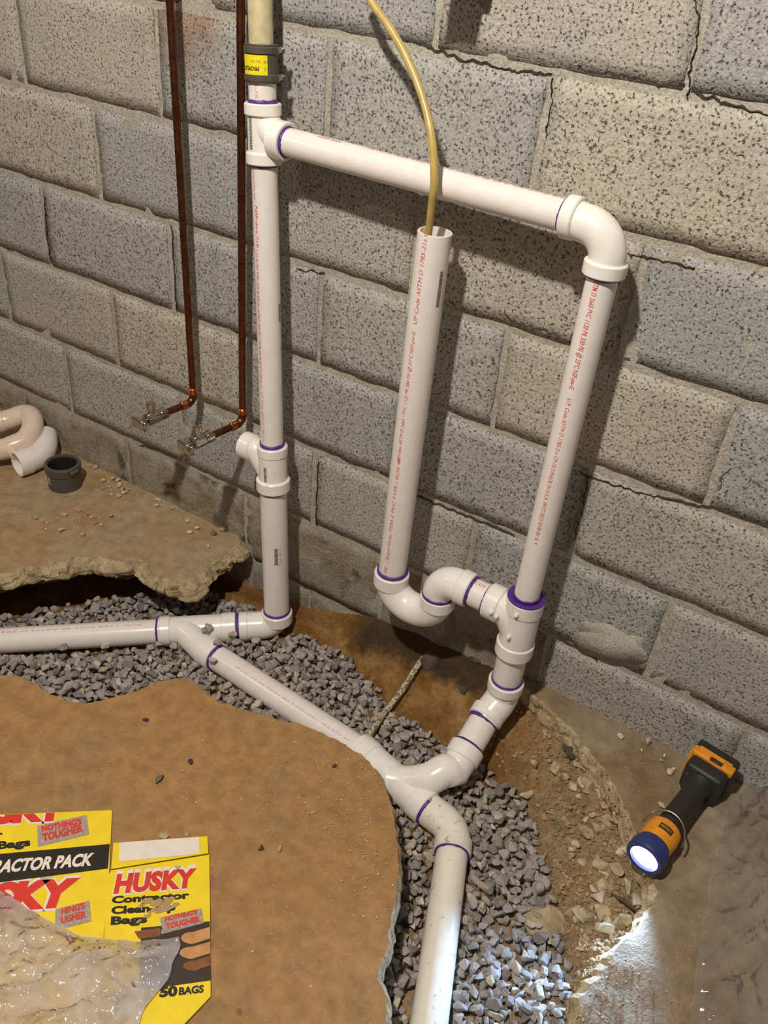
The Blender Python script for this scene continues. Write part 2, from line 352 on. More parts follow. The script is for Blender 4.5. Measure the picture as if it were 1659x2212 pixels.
for c_ in ([(860, 82), (905, 92), (960, 112), (1000, 128), (1050, 135), (1090, 150), (1150, 155), (1190, 162)], [(1245, 147), (1290, 155), (1330, 160), (1390, 172), (1440, 183), (1478, 178)], [(1502, -5), (1508, 60), (1498, 110), (1490, 160), (1484, 215)], [(1490, 190), (1540, 212), (1600, 232), (1665, 252)], [(1088, 668), (1100, 690), (1140, 704), (1190, 718), (1222, 738)], [(1248, 1018), (1300, 1040), (1360, 1058), (1470, 1085), (1592, 1106)], [(1552, 1056), (1564, 1026), (1580, 1010)], [(96, 425), (97, 470), (106, 550), (111, 568)],
           [(369, 488), (374, 560), (380, 672)], [(686, 998), (684, 1060), (682, 1136)], [(1200, 1377), (1250, 1402), (1292, 1428)], [(885, 1066), (960, 1096), (1050, 1130), (1110, 1158)], [(815, 608), (845, 612), (870, 626)], [(1192, 168), (1188, 230), (1180, 300)], [(640, 580), (700, 592)], [(300, 960), (345, 975), (382, 992)], [(1350, 545), (1420, 560), (1500, 580)], [(1270, 1030), (1258, 1090), (1238, 1170)]): crack_shade(c_)
sq = []
for i in range(40):
    t_ = 2 * PI * i / 40; rr = 1 + .35 * noise.noise((math.cos(t_) * 2, math.sin(t_) * 2, 9)); sq.append(at(1318 + math.cos(t_) * 78 * rr, 1392 + math.sin(t_) * 42 * rr + math.cos(t_) * 20, y=-0.0034))
m = MB(); m.add(sq + [q + Vector((0, .01, 0)) for q in sq], [tuple(range(40))[::-1]] + [(i, (i + 1) % 40, 40 + (i + 1) % 40, 40 + i) for i in range(40)], True); o = m.build('mortar_smear', M['mortar'], wall); o['label'] = 'pale trowelled mortar smear'
# ------------------------------------------------------------------ ground outlines (world x, y)
def wpts(pts, z=0.0): return [Vector(at(u, v, z=z)).xy for u, v in pts]
near_edge = wpts([(0, 1458), (45, 1462), (92, 1490), (130, 1512), (182, 1521), (240, 1508), (300, 1490), (350, 1468), (392, 1464), (425, 1480), (470, 1516), (500, 1526), (580, 1548), (660, 1568), (730, 1600), (785, 1635), (815, 1665), (838, 1720), (850, 1760), (858, 1830), (858, 1920), (846, 1985), (835, 2050), (815, 2110), (838, 2160), (832, 2212)])
left_edge = wpts([(518, 1168), (512, 1182), (480, 1196), (452, 1208), (443, 1228), (412, 1252), (370, 1256), (335, 1240), (318, 1216), (296, 1206), (272, 1214), (250, 1212), (205, 1202), (156, 1204), (115, 1218), (53, 1224), (0, 1240)])
right_edge = wpts([(1128, 1478), (1190, 1535), (1250, 1592), (1310, 1668), (1345, 1725), (1372, 1800), (1420, 1905), (1412, 1958), (1388, 1994), (1335, 2048), (1292, 2110), (1258, 2152), (1250, 2212)])
gr_edge = wpts([(540, 1285), (560, 1292), (640, 1350), (740, 1402), (850, 1520), (960, 1590), (1045, 1650), (1140, 1725), (1180, 1850), (1200, 1950), (1240, 2100), (1232, 2212)], -0.1)
gr_left = wpts([(0, 1312), (120, 1292), (230, 1276), (330, 1266), (440, 1266)], -0.13)
def V2(x, y): return Vector((x, y))
near_poly = [V2(0.30, -0.90), V2(0.0, -1.22)][::-1] + near_edge + [V2(1.60, -0.95), V2(1.62, -1.35), V2(0.0, -1.35)]
left_poly = [V2(-1.25, -0.002), V2(0.588, -0.002)] + left_edge + [V2(0.10, -0.72), V2(-0.20, -1.15), V2(-0.4, -1.35), V2(-1.25, -1.35)]
right_poly = [V2(2.5, -0.002), V2(1.385, -0.002)] + right_edge + [V2(1.82, -0.85), V2(1.86, -1.2), V2(2.5, -1.2)]
grav_poly = [V2(-0.1, -0.98), V2(0.02, -0.78)] + gr_left + gr_edge + [V2(1.80, -0.75), V2(1.80, -0.95), V2(1.60, -0.95)] + [q for q in near_edge[::-1]] + [V2(0.33, -0.87), V2(0.1, -1.1)]
def inside(poly, x, y):
    c = np.zeros(np.shape(x), bool); n = len(poly)
    for i in range(n):
        a, b = poly[i], poly[(i + 1) % n]
        if a.y == b.y: continue
        c ^= ((a.y > y) != (b.y > y)) & (x < (b.x - a.x) * (y - a.y) / (b.y - a.y) + a.x)
    return c
def pdist(pts, x, y, closed=False, vals=None):
    d = np.full(np.shape(x), 9.0); val = np.zeros(np.shape(x)); n = len(pts)
    for i in range(n if closed else n - 1):
        a, b = pts[i], pts[(i + 1) % n]; e = b - a; L = max(e.length_squared, 1e-12)
        t = np.clip(((x - a.x) * e.x + (y - a.y) * e.y) / L, 0, 1); dd = np.hypot(x - a.x - t * e.x, y - a.y - t * e.y)
        if vals is not None: val = np.where(dd < d, vals[i] + (vals[(i + 1) % n] - vals[i]) * t, val)
        d = np.minimum(d, dd)
    return (d, val) if vals is not None else d
# soil surface
top_pts = [V2(0.55, 0), V2(0.80, 0), V2(0.90, 0), V2(1.0, 0), V2(1.2, 0), V2(1.40, 0)] + right_edge
top_z = [-0.15, -0.125, -0.085, -0.045, -0.025, -0.012] + [-0.03] * 3 + [-0.05] * (len(right_edge) - 3)
GX0, GX1, GY0, GY1, GS = -0.5, 2.0, -1.3, 0.0, 0.0065
xs = np.arange(GX0, GX1 + GS / 2, GS); ys = np.arange(GY0, GY1 + GS / 2, GS); ys[-1] = min(ys[-1], -0.0005)
X, Y = np.meshgrid(xs, ys)
ing = inside(grav_poly, X, Y); dg = np.where(ing, 0, pdist(grav_poly, X, Y, True)); dt, zt = pdist(top_pts, X, Y, vals=top_z)
t = np.clip(dg / np.maximum(dg + dt, 1e-6), 0, 1); t = t ** 0.75
Z = -0.128 + (zt + 0.128) * t
LOW = -0.045 * np.clip((0.95 - X) / 0.45, 0, 1)
Z = np.where(ing, -0.130 + LOW, Z)
inl = inside(left_poly, X, Y) | (X < 0.45); Z = np.where(inl & ~ing, -0.185, Z)
Z = np.where(inside(near_poly, X, Y), -0.13, Z)
ir = inside(right_poly, X, Y); Z = np.where(ir, np.minimum(Z, -0.02), Z)
for j in range(Z.shape[0]):
    for i in range(Z.shape[1]):
        x = X[j, i]; y = Y[j, i]
        if ing[j, i] or inl[j, i]: Z[j, i] += 0.006 * noise.noise((x * 20, y * 20, 0)); continue
        w = sm((x - 1.38) / 0.12)
        Z[j, i] += (0.012 + 0.034 * w) * fbm(x * 13, y * 13, 4.2, 4) + w * 0.020 * (abs(noise.noise((x * 45, y * 45, 1.0))) - 0.2) + w * 0.007 * noise.noise((x * 95, y * 95, 2.0))
Z = np.where(ir, np.minimum(Z, -0.014), Z)
def soilz(x, y):
    i = min(max((x - GX0) / GS, 0), len(xs) - 1.001); j = min(max((y - GY0) / GS, 0), len(ys) - 1.001)
    a, b = int(i), int(j); fx, fy = i - a, j - b
    return Z[b, a] * (1 - fx) * (1 - fy) + Z[b, a + 1] * fx * (1 - fy) + Z[b + 1, a] * (1 - fx) * fy + Z[b + 1, a + 1] * fx * fy
nyy, nxx = Z.shape
me = bpy.data.meshes.new('floor'); vv = np.stack([X, Y, Z], -1).reshape(-1, 3)
idx = np.arange(nyy * nxx).reshape(nyy, nxx); ff = np.stack([idx[:-1, :-1], idx[:-1, 1:], idx[1:, 1:], idx[1:, :-1]], -1).reshape(-1, 4)
me.from_pydata(vv.tolist(), [], ff.tolist()); me.update()
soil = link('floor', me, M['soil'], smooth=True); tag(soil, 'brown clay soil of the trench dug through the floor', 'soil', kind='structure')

# broken concrete floor slabs
def slab(name, poly, mat, thick, under, label, rough=0.008, tz=0.002, free=None, step=0.007, flare=0.006):
    """free(p): True where the outline is a broken edge (roughened), False where it is a straight hidden border"""
    ring = []
    n = len(poly)
    for i in range(n):
        a, b = poly[i], poly[(i + 1) % n]; fr = free(a) and free(b); k = max(1, int((b - a).length / (step if fr else 0.06)))
        for j in range(k):
            p = a + (b - a) * (j / k)
            if fr: p = p + V2(noise.noise((p.x * 55, p.y * 55, 2)), noise.noise((p.x * 55, p.y * 55, 9))) * rough * 0.8 + V2(noise.noise((p.x * 170, p.y * 170, 2)), noise.noise((p.x * 170, p.y * 170, 9))) * rough * 0.3
            ring.append((p, fr))
    pts = [r[0] for r in ring]; N = len(pts)
    dn = []
    for i in range(N):
        e = pts[(i + 1) % N] - pts[i - 1]; q = V2(-e.y, e.x)
        dn.append(q.normalized() if q.length > 0 else V2(0, 0))
    area = sum(pts[i].x * pts[(i + 1) % N].y - pts[(i + 1) % N].x * pts[i].y for i in range(N))
    if area < 0: dn = [-q for q in dn]      # dn points inwards
    def zt(x, y): return tz * (fbm(x * 6, y * 6, 5, 3) * 2.0 + noise.noise((x * 40, y * 40, 3)) * 0.35)
    gx = np.arange(min(q.x for q in pts), max(q.x for q in pts), 0.014); gy = np.arange(min(q.y for q in pts), max(q.y for q in pts), 0.014)
    GX, GY = np.meshgrid(gx, gy); GX = GX + (np.random.RandomState(3).rand(*GX.shape) - .5) * .006
    ok = inside(pts, GX, GY) & (pdist(pts, GX, GY, True) > 0.008)
    inner = [V2(float(a), float(b)) for a, b in zip(GX[ok], GY[ok])]
    res = delaunay_2d_cdt(pts + inner, [(i, (i + 1) % N) for i in range(N)], [], 1, 1e-6)
    m = MB(); edge_s = set()
    vs_ = [(q.x, q.y, zt(q.x, q.y)) for q in res[0]]
    m.add(vs_, res[2], True); ntop = len(m.f)
    K = 12; rows = []
    for k in range(K + 1):
        row = []
        for i in range(N):
            p, fr = ring[i]; f = k / K; z0 = zt(p.x, p.y)
            if fr:
                th = thick * (1 + 0.45 * noise.noise((p.x * 11, p.y * 11, 8))); zz = th * f
                rid = 1 - 2 * abs(noise.noise((p.x * 30, p.y * 30, zz * 44 + 3)))
                o = -flare * (0.55 + 0.9 * abs(noise.noise((p.x * 13, p.y * 13, 21)))) * math.sin(PI * min(1.0, 0.80 * f ** 0.8)) + under * max(0, f - 0.55) ** 1.2 * 2
                o -= min(1, f * 5) * (rough * 0.9 * rid + rough * 1.3 * fbm(p.x * 60, p.y * 60, zz * 80, 3))
                row.append((p.x + dn[i].x * o, p.y + dn[i].y * o, z0 - zz + 0.004 * noise.noise((p.x * 60, p.y * 60, f * 5)) * min(1, k)))
            else: row.append((p.x, p.y, z0 - thick * f))
        rows.append(row)
    sv = [q for r in rows for q in r]; sf = []
    for k in range(K):
        for i in range(N): i2 = (i + 1) % N; sf.append((k * N + i, (k + 1) * N + i, (k + 1) * N + i2, k * N + i2) if area > 0 else (k * N + i, k * N + i2, (k + 1) * N + i2, (k + 1) * N + i))
    m.add(sv, sf, False)
    # rough underside
    bot = [V2(q[0], q[1]) for q in rows[-1]]
    m.add([(q.x, q.y, -thick) for q in poly], [tuple(range(len(poly)))], False)
    o = m.build(name, mat); o.data.materials.append(M['edge'])
    mi = np.zeros(len(o.data.polygons), np.int32); mi[ntop:] = 1; o.data.polygons.foreach_set('material_index', mi)
    return tag(o, label, 'floor slab', kind='structure')
slab('floor_slab', near_poly, M['slab'], 0.070, 0.030, 'large brown dusty concrete slab with cardboard on it and a ragged edge', 0.006, 0.0022, lambda p: p.y > -1.2 and p.x < 1.59 and p.x > 0.01)
slab('floor_slab', left_poly, M['slab_left'], 0.055, 0.050, 'dusty concrete slab along the wall with a thick broken edge over the gravel', 0.011, 0.0025, lambda p: -0.01 > p.y > -1.3 and p.x > -0.3, flare=0.026)
slab('floor_slab', right_poly, M['slab_right'], 0.055, 0.015, 'dirty concrete slab under the lit flashlight', 0.009, 0.0062, lambda p: -0.01 > p.y > -1.15 and p.x < 2.4, flare=0.012)

# ------------------------------------------------------------------ pvc drain pipework
R15 = 0.02415; R2 = 0.0300
root = empty('drain_pipework', (0.79, -0.11, -0.10), 'white glued plastic drain and vent pipework with purple primer rings on the joints', 'pipework')
def pipe(a, b, r, mat='pvc', label=None, parent=root, name='pipe'):
    m = MB(); d = (b - a); n = max(2, int(d.length / 0.03)); m.sweep([a + d * (i / n) for i in range(n + 1)], r, 44)
    o = m.build(name, M[mat], parent)
    if label: o['label'] = label
    return o
def hub(parent, a, b, r, mat='pvc_fit', inner=None, name='hub'):
    d = b - a; L = d.length; e = min(0.0022, L * 0.15); ri = inner if inner else r * 0.8
    m = MB(); m.lathe(a, d, [(0, ri), (0, r - e), (e, r), (L - e, r), (L, r - e), (L, ri)], 48); return m.build(name, M[mat], parent)
def ring(parent, p, a, r, w=0.0045, off=0.0009):
    w *= 1.35
    """brushed-on primer band of uneven width, at p around axis a"""
    a = a.normalized(); N = a.orthogonal().normalized(); B = a.cross(N); m = MB(); seg = 56; vs_ = []; s0 = rng.random() * 50
    for k in range(seg):
        t = 2 * PI * k / seg; u_ = N * math.cos(t) + B * math.sin(t)
        lo = -w * 0.5 - 0.0012 * noise.noise((math.cos(t) * 3 + s0, math.sin(t) * 3, 1)); hi = w * 0.5 + 0.0030 * max(0, noise.noise((math.cos(t) * 4 + s0, math.sin(t) * 4, 5)))
        for d, rr in ((lo, r + off * 0.2), (lo, r + off), (hi, r + off), (hi, r + off * 0.2)): vs_.append(p + a * d + u_ * rr)
    fs = []
    for k in range(seg):
        k2 = (k + 1) % seg
        for q in range(3): fs.append((k * 4 + q, k2 * 4 + q, k2 * 4 + q + 1, k * 4 + q + 1))
    m.add(vs_, fs, True); return m.build('primer_ring', M['primer'], parent)
def textmesh(s, bold=0.0, shear=0.0, space=1.0):
    c = bpy.data.curves.new('txt', 'FONT'); c.body = s; c.size = 1.0; c.offset = bold; c.shear = shear; c.space_character = space; c.resolution_u = 3
    o = bpy.data.objects.new('txt', c); COL.objects.link(o); bpy.context.view_layer.update()
    me = bpy.data.meshes.new_from_object(o.evaluated_get(bpy.context.evaluated_depsgraph_get())); bpy.data.objects.remove(o)
    v = np.empty(len(me.vertices) * 3); me.vertices.foreach_get('co', v); v = v.reshape(-1, 3)
    fs = [tuple(p.vertices) for p in me.polygons]; bpy.data.meshes.remove(me)
    v = v[:, :2]; v[:, 0] -= v[:, 0].min(); L = v[:, 0].max(); cap = 0.73
    return v, fs, L, cap
def facing(p, a, phi):
    a = a.normalized(); n = (CAM - p); n = (n - a * n.dot(a)).normalized(); rt = a.cross(n); f = math.radians(phi)
    return (n * math.cos(f) + rt * math.sin(f)), a
def wrap(parent, name, mat, p, a, r, phi, v, fs, lift=0.0004, sub=False):
    """v: (s along axis, arc length to the right)"""
    n, a = facing(p, a, phi); rt = a.cross(n); m = MB(); R = r + lift
    m.add([p + a * s + (n * math.cos(c / R) + rt * math.sin(c / R)) * R for s, c in v], fs, False)
    return m.build(name, M[mat], parent)
def ptext(parent, p, a, r, phi, s, length, h, mode='up', mat='red_ink', shear=0.12, bold=0.0, name='printed_text'):
    v, fs, L, cap = textmesh(s, bold, shear); kx = length / L; ky = h / cap
    if mode == 'up': q = [(x * kx, -(y * ky - h / 2)) for x, y in v]
    elif mode == 'down': q = [(-x * kx, (y * ky - h / 2)) for x, y in v]
    elif mode == 'flip': q = [(-(y * ky - h / 2), -(x * kx - length / 2)) for x, y in v]
    else: q = [((y * ky - h / 2), (x * kx - length / 2)) for x, y in v]
    return wrap(parent, name, mat, p, a, r, phi, q, fs)
def barcode(parent, p, a, r, phi, length, width, mat='grey_ink'):
    v = []; fs = []; s = 0.0; q = random.Random(int(length * 1e5) + int(phi))
    while s < length:
        w = q.choice((0.0009, 0.0013, 0.0020)); b = len(v); n = 5
        for i in range(n + 1):
            c = -width / 2 + width * i / n; v += [(s, c), (min(s + w, length), c)]
        fs += [(b + 2 * i, b + 2 * i + 2, b + 2 * i + 3, b + 2 * i + 1) for i in range(n)]
        s += w + q.choice((0.0006, 0.0009))
    return wrap(parent, 'barcode', mat, p, a, r, phi, v, fs)

# ---- left vent stack
A = at(567, 200, y=-0.066); B = at(597, 1290, y=-0.100); up = (A - B).normalized(); SV = lambda v: onv(A, B, v)
HL = at(610, 304, y=-0.070); HR = at(1250, 474, y=-0.088)                     # horizontal vent axis
VT = at(1304, 590, y=-0.090); VB = at(1137, 1290, y=-0.098); RV = lambda v: onv(VT, VB, v)
p = pipe(SV(172), SV(224), R15); ptext(p, SV(180), up, R15, -25, 'USA', 0.035, 0.006, 'down', 'pink_ink')
hd = (HR - HL).normalized()
t1 = MB(); t1.sweep([SV(238), SV(338)], R15 * 1.17, 48)
bc = SV(303); t1.sweep(spline([SV(262) + hd * 0.004, SV(280) + hd * 0.018, bc.lerp(HL, 0.78) + Vector((0, 0, 0.006)), onu(HL, HR, 600)], 8), [R15 * 1.12] * 25, 44)
tee1 = t1.build('sanitary_tee', M['pvc_fit'], root)
hub(tee1, SV(221), SV(249), R15 * 1.36); hub(tee1, SV(327), SV(354), R15 * 1.36); hub(tee1, onu(HL, HR, 594), onu(HL, HR, 621), R15 * 1.36)
ring(tee1, SV(219.5), up, R15, 0.006, 0.0012); ring(tee1, SV(355.5), up, R15, 0.004, 0.0012); ring(tee1, onu(HL, HR, 622), hd, R15, 0.006, 0.0012); barcode(tee1, SV(320), up, R15 * 1.17, -52, 0.055, 0.007)
p = pipe(SV(350), SV(966), R15, label='long upright vent pipe with red print')
ptext(p, SV(362), up, R15, -55, 'CHARLOTTE PIPE', SV(362).z - SV(428).z, 0.006, 'down', 'pink_ink')
ptext(p, SV(440), up, R15, -44, 'NSF-dwv 710', 0.075, 0.006, 'down', 'red_ink', bold=0.012)
ptext(p, SV(535), up, R15, -50, '1 1/2 IN. PVC TYPE I SCH 40 NSF-dwv ASTM D 2665 PVC 1120 PR 330 PSI @ 23\u00b0C NSF-pw-G', SV(535).z - SV(830).z, 0.0062, 'down', 'red_ink', bold=0.006)
ptext(p, SV(840), up, R15, -46, 'U.P. Code ASTM D 1785-21a', SV(840).z - SV(945).z, 0.006, 'down', 'pink_ink')
barcode(p, SV(690), up, R15, 62, 0.035, 0.008)
# lower tee with open side branch
t2 = MB(); rb = R2 * 1.05; t2.sweep([SV(962), SV(1050)], rb, 48); ld = Vector((-1, 0.0, 0.0))
bo = SV(986)
t2.sweep(spline([SV(1034) + ld * 0.004, SV(1012) + ld * 0.020, bo + ld * 0.045, bo + ld * 0.062], 7), [R15 * 1.05] * 22, 40)
tee2 = t2.build('sanitary_tee', M['pvc_fit'], root); tee2['label'] = 'tee with an open side branch'
hub(tee2, SV(1032), SV(1056), R2 * 1.24); hub(tee2, SV(961), SV(981), R2 * 1.10); hub(tee2, bo + ld * 0.050, bo + ld * 0.080, R15 * 1.24, inner=R15)
ring(tee2, SV(958.5), up, R15, 0.007, 0.0022); ring(tee2, SV(1058), up, R2, 0.003, 0.001); barcode(tee2, SV(1028), up, rb, -32, 0.035, 0.007)
p = pipe(SV(1052), SV(1326), R2, label='stout lower stack pipe'); barcode(p, SV(1205), up, R2, 4, 0.045, 0.008); ptext(p, SV(1170), up, R2, 22, '2 IN. PVC', 0.05, 0.006, 'down', 'pink_ink')
# foot elbow, left run, wye, diagonal run
ZP = -0.1; F0 = B + (B - A) * ((B.z + 0.112) / (A.z - B.z)); LE = at(0, 1384, z=-0.140); L0 = F0
ldir = (LE - L0).normalized(); corner = F0; L0 = corner + (LE - corner) * 0.22; LN = lambda u: onu(corner, LE, u); ldir = (LE - corner).normalized()
e = MB(); e.sweep([SV(1328)] + arc(SV(1300), corner, LE, 0.038) + [LN(520)], R2 * 1.14, 44); el = e.build('elbow', M['pvc_fit'], root); el['label'] = 'foot elbow turning into the gravel'
hub(el, SV(1320), SV(1341), R2 * 1.24); hub(el, LN(536), LN(517), R2 * 1.19); ring(el, SV(1318.5), up, R2, 0.007, 0.0022); ring(el, LN(514), ldir, R2, 0.007, 0.0016)
pipe(LN(520), LN(495), R2)
D0 = at(425, 1392, z=-0.120); D1 = at(780, 1625, z=ZP); ddir = (D1 - D0).normalized(); DN = lambda u: onu(D0, D1, u)
w = MB(); w.sweep([LN(508), LN(344)], R2 * 1.12, 44); w.sweep([LN(372), LN(395) + ddir * 0.015, DN(440), DN(462)], R2 * 1.12, 44); wy = w.build('wye_fitting', M['pvc_fit'], root); wy['label'] = 'wye where the diagonal run meets the left run'
hub(wy, LN(510), LN(478), R2 * 1.20); hub(wy, LN(370), LN(346), R2 * 1.20); hub(wy, DN(442), DN(468), R2 * 1.20)
ring(wy, LN(343), ldir, R2, 0.006, 0.0014); ring(wy, DN(470), ddir, R2, 0.005, 0.0014)
p = pipe(LN(352), corner + (LE - corner) * 1.55, R2, label='pipe running left through the gravel'); ptext(p, LN(310), ldir, R2, 38, 'PVC 1120 SCH 40 ASTM D 2665', 0.33, 0.005, 'norm' if False else 'up', 'pink_ink')
p = pipe(DN(458), DN(800), R2, label='diagonal pipe half buried in gravel'); ptext(p, DN(520), ddir, R2, -12, 'PVC 1120 SCH 40 NSF-dwv ASTM D 2665', 0.38, 0.004, 'up', 'pink_ink')
# second wye, elbow and run towards the camera
Q0 = DN(795); Q1 = at(924, 1748, z=ZP); qd = (Q1 - Q0).normalized()
E1 = at(984, 1792, z=ZP); G0 = at(976, 1845, z=ZP); G1 = at(927, 2212, z=ZP); gd = (G1 - G0).normalized()
S0 = Vector((1.374, -0.112, 0.004)); S1 = Vector((1.372, -0.222, -0.046)); sd = (S1 - S0).normalized()
w = MB(); w.sweep([Q0 - qd * 0.03, Q1], R2 * 1.12, 44)
sw = [S1 - sd * 0.012, S1 + sd * 0.028] + spline([S1 + sd * 0.05, at(962, 1664, y=-0.278), at(925, 1683, y=-0.306), at(880, 1690, z=-0.092), at(838, 1684, z=-0.098)], 7)
wy2 = w.build('wye_fitting', M['pvc_fit'], root); wy2['label'] = 'wye beside the slab edge'
hub(wy2, Q1 - qd * 0.032, Q1, R2 * 1.20); hub(wy2, Q0 - qd * 0.02, Q0 + qd * 0.012, R2 * 1.20); ring(wy2, Q1 + qd * 0.002, qd, R2, 0.006, 0.0030)
w = MB(); w.sweep(sw, [R2 * 1.08] * (len(sw) - 1) + [R2 * 1.1], 44); swp = w.build('elbow', M['pvc_fit'], root); swp['label'] = 'long sweep elbow joining the wye'
hub(swp, S1 - sd * 0.012, S1 + sd * 0.018, R2 * 1.21); ring(swp, S1 - sd * 0.0135, sd, R2, 0.005, 0.0014)
a2 = arc(Q1, E1, G0, 0.06, 12); w = MB(); w.sweep([Q1] + a2 + [G0], R2 * 1.10, 44); el2 = w.build('elbow', M['pvc_dirty'], root); el2['label'] = 'mud-spotted elbow turning towards the viewer'
hub(el2, G0 - gd * 0.030, G0 - gd * 0.002, R2 * 1.20, 'pvc_dirty'); ring(el2, G0 - gd * 0.001, gd, R2, 0.006, 0.0028)
p = pipe(G0 - gd * 0.01, G0 + gd * 0.55, R2, 'pvc_dirty', 'mud-spotted pipe running to the bottom of the picture')
# ---- horizontal vent and right riser
p = pipe(onu(HL, HR, 606), onu(HL, HR, 1240), R15, label='level vent pipe crossing the wall')
ptext(p, onu(HL, HR, 690), hd, R15, -62, 'NSF-dwv', 0.05, 0.006, 'up', 'red_ink'); ptext(p, onu(HL, HR, 790), hd, R15, -72, 'ASTM D 2665 PVC 1120 PR 330 PSI @ 23\u00b0C NSF-pw-G U.P. Code', 0.40, 0.006, 'up', 'pink_ink')
vu = (VT - VB).normalized(); cr = RV(590) + vu * ((onu(HL, HR, 1250).z - RV(590).z) / vu.z); cr.z = HR.z - 0.004
w = MB(); w.sweep([onu(HL, HR, 1228)] + arc(HL, cr, VB, 0.044) + [RV(580)], R15 * 1.16, 44); el3 = w.build('elbow', M['pvc_fit'], root); el3['label'] = 'upper right corner elbow'
hub(el3, onu(HL, HR, 1222), onu(HL, HR, 1250), R15 * 1.33); hub(el3, RV(563), RV(594), R15 * 1.36); ring(el3, onu(HL, HR, 1220.5), hd, R15, 0.004, 0.001); ring(el3, RV(595.5), vu, R15, 0.004, 0.001)
p = pipe(RV(586), RV(1294), R15, label='right riser pipe with red print')
ptext(p, RV(600), vu, R15, -16, 'STM D 2665 PVC 1120 PR 330 PSI @ 23\u00b0C NSF-pw-G', RV(600).z - RV(830).z, 0.0085, 'down', 'red_ink', bold=0.008)
ptext(p, RV(850), vu, R15, -14, 'U.P. Code ASTM D 1785-21a CP-10-2 MADE IN U.S.A. 04/27/2023 03:00 BV SL 9', RV(850).z - RV(1162).z, 0.0075, 'down', 'red_ink')
# tee on the riser taking the trap arm
AZ = RV(1292); TA0 = Vector((1.255, -0.1, 0.246)); TA1 = Vector((1.325, -0.1, 0.244)); tad = (TA1 - TA0).normalized()
w = MB(); w.sweep([RV(1296), RV(1404)], R2 * 1.16, 48); w.sweep(spline([TA1 - tad * 0.012, TA1 + tad * 0.012, TA1.lerp(RV(1340), 0.65) + Vector((0, 0, -0.004)), RV(1368)], 8), R2 * 1.10, 44)
tee3 = w.build('sanitary_tee', M['pvc_fit'], root); tee3['label'] = 'tee joining the trap arm to the riser'
hub(tee3, RV(1291), RV(1318), R2 * 1.22, inner=R15); hub(tee3, RV(1383), RV(1408), R2 * 1.26); hub(tee3, TA1 - tad * 0.012, TA1 + tad * 0.018, R2 * 1.20)
w = MB(); w.lathe(RV(1291), vu, [(0, R2 * 1.21), (0.0025, R2 * 1.205), (0.003, R2 * 1.15), (0.0022, R15)], 48); w.build('primer_ring', M['primer'], tee3); ring(tee3, RV(1285), vu, R15, 0.004, 0.0022)
for (uu, vv_) in ((1060, 1322), (1072, 1331), (1115, 1329), (1098, 1376)):
    q = at(uu, vv_, y=-0.137); w = MB(); w.lathe(q, Vector((0.2, -0.8, 0.3)), [(-0.003, 0.0042), (0.003, 0.0042), (0.0045, 0.003), (0.005, 0.0)], 16); w.build('moulding_nub', M['pvc_fit'], tee3)
p = pipe(RV(1402), RV(1484), R2)
kb = RV(1478); w = MB(); w.sweep([RV(1470)] + arc(RV(1440), RV(1506), S0.lerp(S1, 0.45), 0.035, 10) + [S0.lerp(S1, 0.33)], R2 * 1.12, 44); el4 = w.build('elbow', M['pvc_fit'], root); el4['label'] = 'bend below the riser tee'
hub(el4, RV(1468), RV(1486), R2 * 1.22); ring(el4, RV(1466.5), vu, R2, 0.006, 0.0018); m_ = S0.lerp(S1, 0.36); hub(el4, m_ - sd * 0.026, m_, R2 * 1.20); ring(el4, m_ + sd * 0.003, sd, R2, 0.006, 0.0016); barcode(el4, RV(1512) , vu, R2 * 1.12, 38, 0.025, 0.008)
p = pipe(S0.lerp(S1, 0.28), S1, R2)
# standpipe and trap
RM = 0.0288; MT = at(940, 500, y=-0.096); MBt = at(847, 1236, y=-0.100); mu = (MT - MBt).normalized(); MVv = lambda v: onv(MT, MBt, v)
w = MB(); Lm = (MT - MVv(1250)).length; b0 = MVv(1250); w.lathe(b0, mu, [(0, RM), (Lm * 0.33, RM), (Lm * 0.66, RM), (Lm - 0.0006, RM), (Lm, RM - 0.0008), (Lm, RM - 0.004), (Lm - 0.12, RM - 0.0045)], 48)
p = w.build('pipe', M['pvc'], root); p['label'] = 'open topped standpipe with red print'
ptext(p, MVv(1222), mu, RM, -28, 'PE ... SuperDuty 7200 2 PVC TYPE I SCH 40', 0.275, 0.0068, 'up', 'red_ink')
ptext(p, MVv(985), mu, RM, -31, 'NSF-dwv ASTM D 2665 \u2022 PVC 1120 PR 280 PSI @ 23\u00b0C NSF-pw-G', 0.262, 0.0072, 'up', 'red_ink')
ptext(p, MVv(690), mu, RM, -31, 'UP Code ASTM D 1785-21a C', 0.158, 0.0080, 'up', 'red_ink'); barcode(p, MVv(650), mu, RM, 42, 0.062, 0.007)
x1 = b0.x; x2 = 1.206; zb = 0.186; ub = [MVv(1236)]
for i in range(17):
    t_ = PI * i / 16; ub.append(Vector(((x1 + x2) / 2 - math.cos(t_) * (x2 - x1) / 2, -0.1, zb - 0.052 * math.sin(t_))))
w = MB(); w.sweep(ub + [Vector((x2, -0.1, zb + 0.012))], RM * 1.17, 44); tr = w.build('trap_bend', M['pvc_fit'], root); tr['label'] = 'shiny U-shaped trap under the standpipe'
hub(tr, MVv(1235), MVv(1260), RM * 1.28); hub(tr, Vector((x2, -0.1, zb - 0.014)), Vector((x2, -0.1, zb + 0.014)), RM * 1.26); ring(tr, MVv(1233), mu, RM, 0.008, 0.0035); ring(tr, Vector((x2, -0.1, zb + 0.0165)), Vector((0, 0, 1)), RM * 1.16, 0.006, 0.0012)
